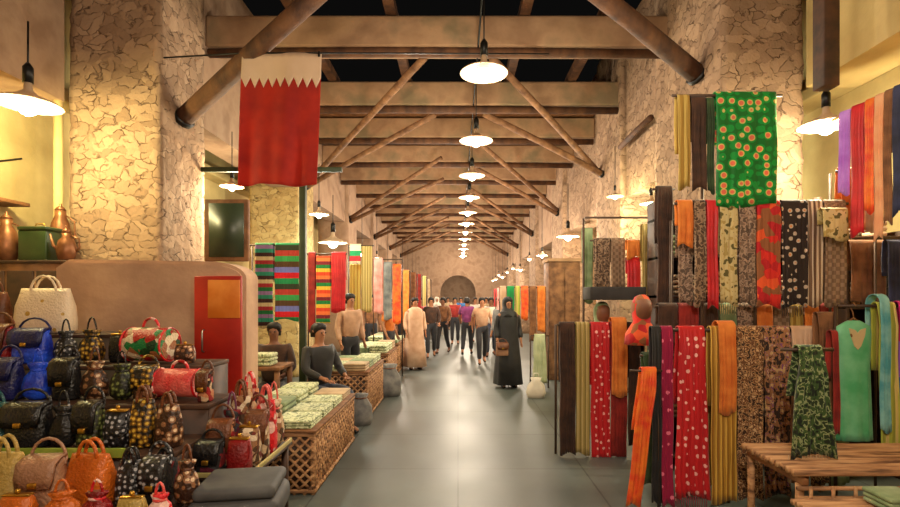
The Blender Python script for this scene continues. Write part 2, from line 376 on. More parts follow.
def dress(name, w, h, mat, label, loc, rz=0, seed=0, sleeves=True, depth=.42, shoulder=.62, pleats=9, rip=.07, trim=None, hook=True, cat='dress', group=None, yoke=None, base_z=None):
    """hollow gown with shoulders, sleeves and a rippled skirt; loc = centre of shoulders' top"""
    rnd = random.Random(seed); ph = rnd.random()*6; a = w/2; b_ = a*depth
    t = empty(name, loc, rz, label, cat, group)
    S = shoulder
    prof = [(0,1,0),(-.06,.97,0),(-.2,.86,.2),(-.36,.8,.4),(-.5,.9,.7),(-.75,.97,1),(-1,1,1)]
    rings = []
    n = 48
    rings.append(sring(a*S*.32, b_*.55, .012, n)); rings.append(sring(a*S*.5, b_*.75, 0, n))
    rings.append(sring(a*S*1.0, b_*.85, -.035*h**.5, n, 2.2)); rings.append(sring(a*S*1.03, b_*.95, -.10*h, n, 2.3))
    rings.append(sring(a*S*.98, b_*.95, -.22*h, n)); rings.append(sring(a*S*.94, b_*.9, -.36*h, n, 2.4, rip=rip*.3, k=pleats, ph=ph))
    for q in (.48,.6,.72,.84,.93,1.): 
        g = (q-.36)/.64; rings.append(sring(a*(S*.94+(1-S*.94)*g), b_*(.9+.25*g), -q*h + (0 if q < 1 else 0), n, 2.2, rip=rip*(.4+.8*g), k=pleats, ph=ph+.3*q))
    bm = loft(B(), rings, False, False)
    o = obj('gown', bm, mat, t); m = o.modifiers.new('thick', 'SOLIDIFY'); m.thickness = .005
    if sleeves:
        for s in (-1, 1):
            x0 = s*a*S*.9; sl = h*.42
            sb = tube(B(), [(x0*.75,0,-.06*h),(x0*1.1,-.01,-.13*h),(x0*1.28,-.015,-.13*h-sl*.5),(x0*1.36,-.02,-.13*h-sl)], [b_*.45,b_*.5,b_*.45,b_*.62], 12, cap=False)
            so = obj('sleeve', sb, mat, t); sm = so.modifiers.new('t', 'SOLIDIFY'); sm.thickness = .005
    if yoke:   # embroidered bib, a raised panel
        bm = B(); pts = [(-.3,0),(-.26,-.12),(-.12,-.3),(0,-.36),(.12,-.3),(.26,-.12),(.3,0),(.1,-.03),(0,-.08),(-.1,-.03)]
        fr = [bm.verts.new((x*a*2*S*.8, -b_*1.08, -.05*h+z*h*.5)) for x, z in pts]; bk = [bm.verts.new((v.co.x, -b_*.8, v.co.z)) for v in fr]
        bm.faces.new(fr); bm.faces.new(bk[::-1])
        for i in range(len(fr)): bm.faces.new((fr[i],fr[(i+1)%len(fr)],bk[(i+1)%len(fr)],bk[i]))
        obj('yoke', bm, yoke, t, smooth=False)
    if trim:
        r1 = sring(a*1.015, b_*1.17, -h, n, 2.2, rip=rip*1.2, k=pleats, ph=ph+.3); r0 = sring(a*1.0, b_*1.15, -h+.045, n, 2.2, rip=rip*1.15, k=pleats, ph=ph+.29)
        o = obj('hem_band', loft(B(), [r0, r1], False, False), trim, t); m = o.modifiers.new('t', 'SOLIDIFY'); m.thickness = .012
    if hook:
        hb = B(); tube(hb, [(-a*S*.8,0,-.05*h),(0,0,.03),(a*S*.8,0,-.05*h)], .008, 6)
        tube(hb, [(0,0,.03),(0,.004,.07),(0,.024,.1),(0,.026,.125),(0,0,.148),(0,-.024,.125),(0,-.022,.115)], .004, 6); obj('hanger', hb, MIDW, t)
    return t
def px_scarf(px0, px1, y0, y1, D, mat, label, name='hanging_scarf', **k):
    p = W((px0+px1)/2, y0, D); w = (px1-px0)*D/F; h = (y1-y0)*D/F
    k.setdefault('pleats', max(1.5, w/.07)); k.setdefault('amp', .014); k.setdefault('seed', int(px0*7+y0))
    return scarf(name, w, h, mat=mat, label=label, loc=(p.x, p.y, p.z-.03), **k)
def px_dress(px0, px1, y0, y1, D, mat, label, name='hanging_dress', **k):
    p = W((px0+px1)/2, y0, D); k.setdefault('seed', int(px0*5+y0))
    return dress(name, (px1-px0)*D/F, (y1-y0)*D/F, mat, label, p, **k)

def fab(key, pat, pal, **k):
    k.setdefault('rough', .8); k.setdefault('sheen', .15); k.setdefault('bump', .15); k.setdefault('bscale', 90); return M(key, pat, pal, **k)
fDRED = fab('red_dotted', 'dots', ((250,190,180),(196,14,24)), stops=[0,.22], scale=14, rough=.55)
fMAG = fab('magenta_dotted', 'dots', ((240,120,150),(150,0,60)), stops=[0,.2], scale=12)
fGOLD = fab('gold_pleat', 'vstripes', ((176,130,40),(214,168,70),(150,100,24)), scale=26, rough=.5)
fORG = fab('orange_cloth', 'noise', ((206,104,30),(230,136,54)), scale=9)
fORED = fab('orange_red', 'noise', ((225,60,20),(240,120,30)), scale=12, rough=.5)
fLEO = fab('leopard_brown', 'leopard', ((62,36,20),(190,146,98),(110,66,34),(214,176,130)), stops=[0,.42,.5,.62], scale=34)
fLEO2 = fab('leopard_violet', 'leopard', ((48,28,18),(160,110,70),(120,60,110),(196,160,110)), stops=[0,.44,.56,.6], scale=28)
fLEAF = fab('green_leaf', 'leopard', ((22,34,14),(60,86,36),(150,160,110),(34,52,20)), stops=[0,.42,.53,.6], scale=26)
fGREEN = fab('green_floral', 'dots', ((235,120,90),(226,208,120),(0,160,62),(0,120,40)), stops=[0,.26,.36,.55], scale=13, rough=.5, trans=.25)
fMINT = fab('mint', 'noise', ((70,168,112),(120,196,150)), scale=5, rough=.45)
fTEAL = fab('teal', 'noise', ((70,150,160),(140,196,190)), scale=8)
fLIME = fab('lime_gold', 'vstripes', ((186,190,70),(160,160,60),(214,190,110)), scale=14, rough=.5)
fPUR = fab('purple_blue', 'grad', ((190,0,110),(150,90,200),(70,110,180)), scale=-.8)
fBRN = fab('brown_cloth', 'noise', ((104,64,36),(142,94,58)), scale=10)
fDBRN = fab('dark_brown_cloth', 'noise', ((48,26,14),(74,44,26)), scale=10)
fMAR = fab('maroon_cloth', 'noise', ((120,20,14),(160,36,26)), scale=8)
fRED = fab('red_cloth', 'noise', ((180,12,26),(214,30,40)), scale=6, rough=.5)
fBEI = fab('beige_cloth', 'noise', ((160,132,96),(190,162,124)), scale=8)
fOLV = fab('olive_cloth', 'vstripes', ((170,146,80),(140,120,56),(196,172,112)), scale=22)
fGRYF = fab('grey_floral', 'leopard', ((92,72,58),(168,140,118),(124,98,80)), stops=[0,.45,.56], scale=30)
fCRLF = fab('cream_leaf', 'leopard', ((96,86,40),(206,186,130),(176,150,84)), stops=[0,.4,.6], scale=20)
fBFLW = fab('black_flowers', 'dots', ((230,140,60),(200,180,160),(40,24,18)), stops=[0,.13,.28], scale=15)
fREDO = fab('red_orange_patch', 'patch', ((220,40,28),(236,90,40),(190,20,30),(150,90,50)), scale=12)
fCRST = fab('cream_brown_stripe', 'vstripes', ((206,178,150),(120,90,66),(226,204,180),(96,66,46)), scale=13)
fTAUP = fab('taupe_pattern', 'weave', ((150,122,96),(122,94,70)), scale=30)
fGRBR = fab('grey_brown_pattern', 'leopard', ((88,64,46),(150,122,96),(70,48,32)), stops=[0,.46,.58], scale=24)
fSAGE = fab('sage_cloth', 'noise', ((104,124,82),(140,156,116)), scale=8)
fDGRN = fab('dark_green_cloth', 'noise', ((30,50,22),(54,78,40)), scale=8)
fPEA = fab('peach_cloth', 'noise', ((196,154,122),(216,180,150)), scale=6)
fGOLD2 = fab('ochre_cloth', 'vstripes', ((190,160,80),(156,120,44)), scale=16)
fSALM = fab('salmon_cloth', 'noise', ((226,150,106),(236,176,130)), scale=7)
fNAVY = fab('navy_cloth', 'noise', ((24,28,52),(46,50,84)), scale=7)
fVIO = fab('violet_cloth', 'noise', ((170,100,210),(200,140,236)), scale=7)
fBLK = fab('black_cloth', 'noise', ((12,12,14),(30,28,30)), scale=7, rough=.6)
fGRY = fab('grey_cloth', 'noise', ((96,96,98),(140,138,134)), scale=7)
fPINK = fab('pink_cloth', 'noise', ((214,120,110),(230,160,150)), scale=7)
fS1 = fab('stripe_green_red', 'stripes', ((20,120,60),(170,40,50),(216,200,150),(60,30,30),(40,150,120),(150,120,170)), scale=3.2)
fS2 = fab('stripe_multi', 'stripes', ((30,150,90),(220,20,40),(120,130,210),(90,60,30),(60,170,90),(190,60,50),(50,60,40)), scale=1.9)
fS3 = fab('stripe_orange_green', 'stripes', ((220,70,30),(230,190,60),(20,130,60),(120,20,40),(236,120,60)), scale=3.6)
fS4 = fab('stripe_white_red_green', 'stripes', ((226,206,170),(200,40,50),(30,150,90),(230,220,190)), scale=2.6)
fPALE = fab('pale_green_print', 'leopard', ((110,124,84),(206,212,170),(160,170,124)), stops=[0,.42,.56], scale=22)
fBED = fab('beige_embroidered', 'dots', ((120,80,40),(200,176,130)), stops=[0,.2], scale=10)

RAILM = M('rail_metal','flat',((74,54,40),),rough=.5,metal=.3)
def rail(name, p, q, r, label, mat=RAILM, posts=(), extra=(), z0=0):
    """metal rail from p to q with posts reaching the floor at the given fractions"""
    p, q = Vector(p), Vector(q); t = empty(name, (p.x, p.y, 0), 0, label, 'rail')
    obj('crossbar', tube(B(), [(0,0,p.z),(q.x-p.x,q.y-p.y,q.z)], r, 8), mat, t)
    for (a_, b_) in extra: obj('crossbar', tube(B(), [Vector(a_)-Vector((p.x,p.y,0)), Vector(b_)-Vector((p.x,p.y,0))], r, 8), mat, t)
    for f in posts:
        c = (q-p)*f; zt = p.z+(q.z-p.z)*f
        obj('post', tube(B(), [(c.x,c.y+.068,z0),(c.x,c.y+.068,zt)], r*1.1, 8), mat, t)
    return t
def zat(y, D): return EYE-(y-CY)*D/F
def xat(px, D): return (px-CX)*D/F

# ---- right stall, top row
D = 4.2; z = zat(92, D)-.03
rail('display_rail', (xat(672,D),D,z), (xat(782,D),D,z), .012, 'tall metal rack carrying the green floral cloth and the upper row', posts=(.31,.8), extra=[((xat(674,D),D,zat(200,D)-.03),(xat(848,D),D,zat(200,D)-.03))])
px_scarf(714, 774, 92, 203, D, fGREEN, 'bright green floral cloth hanging high on the right stall', pleats=3, amp=.012, name='hanging_cloth')
px_scarf(676, 688, 95, 186, D, fGOLD2, 'narrow ochre cloth at the far end of the high rail', back=.6)
px_scarf(689.5, 704, 97, 187, D, fDBRN, 'dark brown cloth hanging between ochre and dark green ones')
px_scarf(705, 712, 98, 190, D, fDGRN, 'dark green strip of cloth touching the bright green floral one', pleats=1.5)
# upper row
D = 4.2; z = zat(200, D)-.03
for a in [(676,691,196,243,fORG,'short orange cloth folded over the upper rail'),
          (692.5,703.5,196,302,fGRBR,'grey brown printed scarf between the orange and red ones'),
          (705,716,198,304,fRED,'narrow crimson scarf in the upper row under the green floral cloth'),
          (717.5,735,204,301,fCRLF,'cream scarf with olive leaf print in the upper row'),
          (736.5,753,204,301,fGRYF,'grey scarf with floral print next to the cream leaf one'),
          (754.5,777.5,201,303,fREDO,'red and orange patchwork scarf with the red hem'),
          (779,804,193,303,fBFLW,'black scarf with white and orange flowers in the upper row'),
          (805.5,820,193,302,fCRST,'cream and brown vertical striped scarf in the upper row'),
          (821.5,843,206,302,fTAUP,'taupe woven scarf at the near end of the upper row')]:
    px_scarf(a[0],a[1],a[2] if False else 200,a[3],D,a[4],a[5], fringe=a[4] if a[0] in (717.5,779) else None, back=.5)
px_scarf(676.5,690.5,216,300,4.32,fGRYF,'brownish patterned shawl hanging below the short orange cloth')
rail('display_rail', (xat(674,4.32),4.32,zat(216,4.32)-.03), (xat(694,4.32),4.32,zat(216,4.32)-.03), .01, 'short metal rail behind the short orange cloth', posts=(0,))
px_scarf(820,845,208,236,4.1,fCRLF,'short cream and olive folded cloth over the taupe scarf')
# middle row: short folded cloths
D = 4.36; z = zat(303, D)-.03
rail('display_rail', (xat(655,D),D,z), (xat(835,D),D,z), .012, 'metal rail behind the row of short folded cloths', posts=(.06,.93))
for a in [(657,676,fDBRN,'dark brown folded cloth above the black scarf',342),(677,697,fMAR,'maroon folded cloth above the crimson dotted cloth',335),(698,716,fDBRN,'dark brown folded cloth left of the sage one',340),
          (718,734,fSAGE,'sage green folded cloth in the middle row',346),(735,752,fGRYF,'grey printed folded cloth in the middle row',346),(754,770,fORG,'orange folded cloth in the middle of the middle row',346),
          (771,786,fTAUP,'tan folded cloth next to the middle orange one',346),(787,800,fGOLD2,'ochre folded cloth between the tan and orange ones',346),(801,816,fORG,'orange folded cloth at the near end of middle row',340),(817,834,fMAR,'dark red folded cloth beside the brown gown',338)]:
    px_scarf(a[0],a[1],303,a[4],D,a[2],a[3], name='folded_cloth', cat='cloth')
# lower row: gowns
D = 3.95
z = zat(330, D)
rail('display_rail', (xat(652,D),D,z), (xat(832,D),D,z), .013, 'metal rail above the lower row of gowns', posts=(.07,.45))
px_scarf(672, 707.5, 326, 492, D, fDRED, 'wide crimson cloth with pale dots beside the aisle', pleats=3.5, amp=.03, taper=.72, name='hanging_cloth', cat='cloth', fringe=fMAG)
px_scarf(660, 671, 326, 500, D, fMAG, 'narrow magenta dotted scarf left of the crimson dotted cloth', pleats=2)
px_scarf(650, 659, 326, 498, D, fBLK, 'narrow black scarf left of the magenta dotted one')
px_scarf(708.5, 733, 326, 497, D, fGOLD, 'gold pleated scarf next to the crimson dotted cloth', pleats=6, amp=.016, name='pleated_scarf')
px_scarf(715, 732, 324, 408, D, fORG, 'orange shawl laid over the gold pleated scarf', pleats=3, r=.056)
px_scarf(734, 760, 326, 493, D, fLEO, 'leopard print cloth next to the gold pleated scarf', pleats=4, amp=.025, name='hanging_cloth', cat='cloth')
px_scarf(761, 787, 326, 490, D, fLEO2, 'leopard cloth with violet patches left of the leaf gown', pleats=4, amp=.025, name='hanging_cloth', cat='cloth')
px_scarf(784, 831, 345, 450, 3.25, fLEAF, 'dark green leaf print gown with pale fringed hem', pleats=5, amp=.03, taper=.5, name='hanging_gown', cat='gown', fringe=fBEI)
px_scarf(789, 815, 326, 380, D, fPEA, 'peach shawl behind the green leaf gown', pleats=3)
D2 = 4.17
rail('display_rail', (xat(640,D2),D2,zat(352,D2)-.03), (xat(846,D2),D2,zat(352,D2)-.03), .01, 'second low rail behind the gowns', posts=(.15,.9))
for a in [(642,660,fDGRN,'dark green shawl behind the black scarf'),(700,712,fOLV,'olive shawl behind the gap beside the crimson cloth'),(788,806,fBRN,'brown shawl behind the leaf gown'),(807,826,fLEO,'leopard shawl behind the leaf gown'),(827,845,fSAGE,'sage shawl behind the maroon strip')]:
    px_scarf(a[0],a[1],352,480,D2,a[2],a[3])
px_scarf(815, 834, 312, 442, 3.86, fBRN, 'long brown shawl between the leaf and mint gowns')
px_scarf(829, 835, 330, 430, 3.74, fMAR, 'thin maroon strip beside the mint gown', pleats=1.5)
px_dress(836, 871, 322, 440, 3.74, fMINT, 'mint green gown with embroidered yoke', yoke=fBED, depth=.3, shoulder=.96, sleeves=False)
px_scarf(874, 892, 302, 446, 3.74, fLIME, 'lime and gold long scarf right of the mint gown', slant=.02, pleats=5, amp=.02)
px_scarf(872.5, 882, 299, 425, 3.74, fTEAL, 'light teal scarf laid over the lime and gold one', r=.066)
px_scarf(895, 912, 301, 402, 3.74, fPUR, 'purple and magenta scarf at the right edge of the photo')
rail('display_rail', (xat(781,3.25),3.25,zat(345,3.25)-.03), (xat(833,3.25),3.25,zat(345,3.25)-.03), .012, 'short low rail on the bench carrying the leaf print gown', posts=(.5,), z0=.6)
rail('display_rail', (xat(838,3.74),3.74,zat(322,3.74)+.12), (xat(925,3.74),3.74,zat(322,3.74)+.12), .012, 'short rail above the mint gown', posts=(.05,1))
# longitudinal rail with red scarves
X = 3.0; zr = 3.06
t = rail('display_rail', (X,4.0,zr), (X,2.9,zr+.02), .014, 'gilded rail carrying the red and salmon scarves', mat=BRASS)
t2 = rail('display_rail', (X+.22,4.0,zr-.05), (X+.22,2.9,zr-.03), .014, 'second gilded rail behind the first one', mat=BRASS)
for (ya, yb, m, l, hh) in [(3.90,3.80,fVIO,'violet scarf at the far end of the gilded rail',.62),(3.78,3.67,fRED,'bright red scarf on the gilded rail',.95),(3.655,3.58,fORED,'orange red scarf on the gilded rail',.8),
                       (3.57,3.50,fSALM,'salmon scarf on the gilded rail',1.0),(3.49,3.43,fBRN,'brown scarf on the gilded rail',.9),(3.42,3.34,fNAVY,'navy scarf on the gilded rail',.85),(3.33,3.24,fORG,'orange scarf nearest on the gilded rail',.9)]:
    scarf('hanging_scarf', abs(ya-yb)*.85, hh, mat=m, label=l, loc=(X-.0,(ya+yb)/2,zr), rz=-PI/2+.3, pleats=2, amp=.008, seed=int(ya*100))
for (px0,px1,m,l) in [(838,849,fORG,'small orange scarf below the white lamp'),(850,861,fSALM,'pale salmon scarf behind the bright red one'),(862,878,fPEA,'peach scarf behind the salmon one')]:
    px_scarf(px0,px1,168,228,4.25,m,l)
rail('display_rail', (xat(836,4.25),4.25,zat(168,4.25)-.03), (xat(882,4.25),4.25,zat(168,4.25)-.03), .01, 'short rail behind the bright red scarf', posts=(0,1))
# shelf with brown goods at right
def shelf_unit(px0, px1, ys, D, dep, label, mat=DARKW, low=0):
    t = empty('goods_shelf', (xat(px0,D), D, 0), 0, label, 'shelf'); w = (px1-px0)*D/F
    for y in ys: obj('shelf_board', box(B(), 0, w, 0, dep, zat(y,D)-.03, zat(y,D), .004), mat, t)
    for x in (0, w-.03): obj('side_panel', box(B(), x, x+.03, -.005, dep, low, zat(min(ys),D)+.05, .004), mat, t)
    obj('back_panel', box(B(), 0, w, dep, dep+.015, low, zat(min(ys),D)+.05), mat, t)
    return t
SH = shelf_unit(846, 905, (236, 306), 4.5, .4, 'brown shelf of folded cloth at the far right')
def folded(name, p, w, d, h, mat, label, rz=0, group=None, cat='cloth', layers=3):
    t = empty(name, p, rz, label, cat, group); bm = B(); n = layers
    for i in range(n):
        z0 = h*i/n; box(bm, -w/2+.006*math.sin(i*3), w/2, -d/2, d/2-.004*math.cos(i*5), z0+.001, z0+h/n-.001, min(h/n*.42,.02), 3)
    obj('folds', bm, mat, t); return t
for (px, y, m, l, hh) in [(857,306,fBRN,'brown folded blanket on the lower shelf',.16),(876,306,fTAUP,'tan folded blanket on the lower shelf',.22),(893,306,fNAVY,'navy folded blanket on the lower shelf',.34),
                       (858,236,fGRYF,'grey printed folded cloth on the upper shelf',.16),(880,236,fPEA,'peach folded cloth on the upper shelf',.2)]:
    folded('folded_blanket', ({857:3.6,876:3.755,893:3.91,858:3.62,880:3.85}[px], 4.7, zat(y,4.5)+.001), .135, .3, hh, m, l, layers=4)
px_scarf(847,882,240,300,4.42,fBRN,'wide brown shawl hanging in front of the shelf', pleats=4)
px_scarf(885,900,240,312,4.3,fNAVY,'dark navy shawl hanging right of the brown one')
# back screen of stacked cloth behind the rails
t = empty('stock_shelf', (1.95,4.75,0), 0, 'tall dark shelf of folded stock behind the gowns', 'shelf')
obj('back_panel', box(B(), 0, 1.5, .38, .4, 0, 2.6), DARKW, t)
for z in (.12,.5,.88,1.26,1.64,2.02,2.4): obj('shelf_board', box(B(), 0, 1.5, 0, .38, z, z+.025), DARKW, t)
for x in (0, .735, 1.47): obj('side_panel', box(B(), x, x+.03, -.004, .38, 0, 2.6), DARKW, t)
pal = [fBRN,fMAR,fSAGE,fORG,fTAUP,fDBRN,fGRYF,fOLV,fBEI]
pn = ['brown','maroon','sage','orange','taupe','dark brown','grey print','olive','beige']
zn = ['second','third','fourth','fifth','sixth']
for zi, z in enumerate((.525,.905,1.285,1.665,2.045)):
    for c in range(4):
        q = (zi*4+c*3+zi) % 9
        folded('folded_cloth', (1.95+(.205,.555,.94,1.29)[c], 4.93, z+.001), .31, .3, .2+.03*(c % 3), pal[q], f'{pn[q]} folded cloth, {zn[zi]} board of the stock shelf, place {["one","two","three","four"][c]} from the aisle', group=None, layers=4)

# ---- far part of right stall (D 5 - 6)
D = 5.2
rail('display_rail', (xat(557,D),D,zat(322,D)-.03), (xat(646,D),D,zat(322,D)-.03), .012, 'metal rail of the gowns beside the aisle', posts=(0.,1))
px_scarf(559, 574, 322, 450, D, fDBRN, 'dark brown gown at the aisle edge of the right stall', name='hanging_gown', cat='gown', pleats=3, amp=.025)
px_scarf(575, 589, 322, 450, D, fOLV, 'beige scarf between the dark brown and red gowns', pleats=3)
px_scarf(590, 608.5, 322, 456, D, fDRED, 'bright red dotted gown beside the aisle', pleats=2.5, amp=.025, name='hanging_gown', cat='gown')
px_scarf(610, 625, 320, 392, D, fORG, 'golden orange shawl right of the bright red gown', r=.06)
px_scarf(609.5, 625.5, 322, 454, D, fMAR, 'maroon gown under the golden orange shawl', pleats=2.5, amp=.012, name='hanging_gown', cat='gown')
px_scarf(627, 642, 322, 440, D, fDBRN, 'dark brown shawl behind the orange red scarf')
px_scarf(640, 655, 367, 500, 3.85, fORED, 'long orange red scarf slanting down to the aisle floor', slant=-.12, pleats=2.5, amp=.02)
px_scarf(648, 656, 350, 470, 4.3, fSAGE, 'sage green strip behind the orange red scarf', pleats=2)
rail('display_rail', (xat(630,3.85),3.85,zat(367,3.85)-.03), (xat(662,3.85),3.85,zat(367,3.85)-.03), .01, 'low rail end carrying the orange red scarf', posts=(1,))
D = 5.7
rail('display_rail', (xat(585,D),D,zat(215,D)-.03), (xat(664,D),D,zat(215,D)-.03), .012, 'metal rail above the small scarves at the stall corner', posts=(0,1))
px_scarf(594, 609, 238, 286, D+.0, fGRBR, 'grey brown cloth at the corner of the stall')
px_scarf(610.5, 624, 238, 286, D, fTAUP, 'taupe cloth next to the grey brown one')
rail('display_rail', (xat(590,D),D,zat(238,D)-.03), (xat(655,D),D,zat(238,D)-.03), .01, 'second rail below the corner rail')
px_scarf(626, 639, 240, 256, D-.1, fORG, 'small orange cloth over the crimson one')
px_scarf(626, 639, 257, 288, D-.02, fRED, 'small crimson cloth under the orange one')
px_scarf(641, 655, 224, 300, D-.1, fOLV, 'olive yellow scarf left of the dark brown robe')
px_scarf(656, 671, 186, 306, 4.6, fDBRN, 'long dark brown robe folded over a short rail', name='hanging_robe', cat='robe', pleats=3)
rail('display_rail', (xat(652,4.6),4.6,zat(186,4.6)-.03), (xat(675,4.6),4.6,zat(186,4.6)-.03), .01, 'short rail holding the long dark brown robe', posts=(1,))
px_scarf(582, 592, 228, 300, 5.9, fSAGE, 'thin grey green scarf at the stall corner post')
t = obj('canopy_board', box(B(), 0, .6, 0, .3, 0, .14, .01), M('dark_board','noise',((48,46,46),(70,68,66)),scale=4,rough=.9), loc=W(590,300,5.3)); tag(t, 'dark grey box shelf above the head scarves', 'shelf')
# head forms with wrapped scarves
def head_form(px, y, D, m, label, zb):
    p = W(px, y, D); t = empty('scarf_mannequin', (p.x,p.y,zb), 0, label, 'mannequin')
    h = p.z-zb
    obj('stand', lathe(B(), [(.09,0),(.09,.015),(.015,.03),(.015,h-.2)], seg=16), BLACKM, t)
    obj('bust', loft(B(), [sring(.10,.06,h-.28,24),sring(.13,.075,h-.22,24),sring(.045,.045,h-.12,24),sring(.045,.045,h-.07,24,cy=-.01),sring(.066,.075,h-.03,24,cy=-.02),sring(.074,.092,h+.04,24,cy=-.02),sring(.066,.085,h+.1,24,cy=-.015),sring(.03,.04,h+.135,24)]), SK2, t)
    obj('head_wrap', loft(B(), [sring(.15,.10,h-.30,24,rip=.05,k=7),sring(.14,.095,h-.2,24,rip=.05,k=7),sring(.075,.07,h-.09,24,cy=.01),sring(.085,.085,h+.02,24,cy=.02),sring(.086,.09,h+.08,24,cy=.012),sring(.055,.065,h+.14,24,cy=.01),sring(.02,.02,h+.16,24)]), m, t)
head_form(602, 316, 5.5, fSAGE, 'display head wrapped in a sage green scarf', 0)
head_form(642, 312, 4.6, fREDO, 'display head wrapped in a red scarf', 0)
# slatted palm benches at bottom right
def palm_bench(loc, w, d, h, rz, label, n=12, mat=PALM):
    t = empty('palm_bench', loc, rz, label, 'bench', 'palm rib benches at the front of the right stall')
    bm = B()
    for i in range(n):
        y = -d/2+d*(i+.5)/n; tube(bm, [(-w/2,y,h+.004*math.sin(i*7)),(w/2,y+.01*math.sin(i*3),h+.004*math.cos(i*5))], d/n*.43, 8)
    s = obj('slats', bm, mat, t)
    for x in (-w/2+.06, w/2-.06): obj('cross_rail', box(B(), x-.02, x+.02, -d/2, d/2, h-.07, h-.03, .005), MIDW, t)
    for x in (-w/2+.05, w/2-.05):
        for y in (-d/2+.04, d/2-.04): obj('leg', tube(B(), [(x,y,0),(x,y,h-.07)], .024, 8), mat, t)
    bm = B()
    for i in range(9): z = .05+i*(h-.13)/8; tube(bm, [(-w/2,-d/2-.012,z),(w/2,-d/2-.012,z)], .013, 6); 
    for i in range(13): x = -w/2+w*(i+.5)/13; tube(bm, [(x,-d/2-.035,.03),(x,-d/2-.035,h-.06)], .01, 6)
    obj('front_lattice', bm, mat, t); return t
palm_bench((2.88,3.28,0), 1.72, .58, .59, 0, 'wide palm rib bench beneath the mint gown', 11)
palm_bench((2.73,2.73,0), 1.6, .36, .47, 0, 'lower palm rib bench at the front corner of the stall', 8)
folded('folded_cloth', Vector((2.4,2.75,.495)), .2, .2, .08, fSAGE, 'small sage cloth folded on the front palm bench')

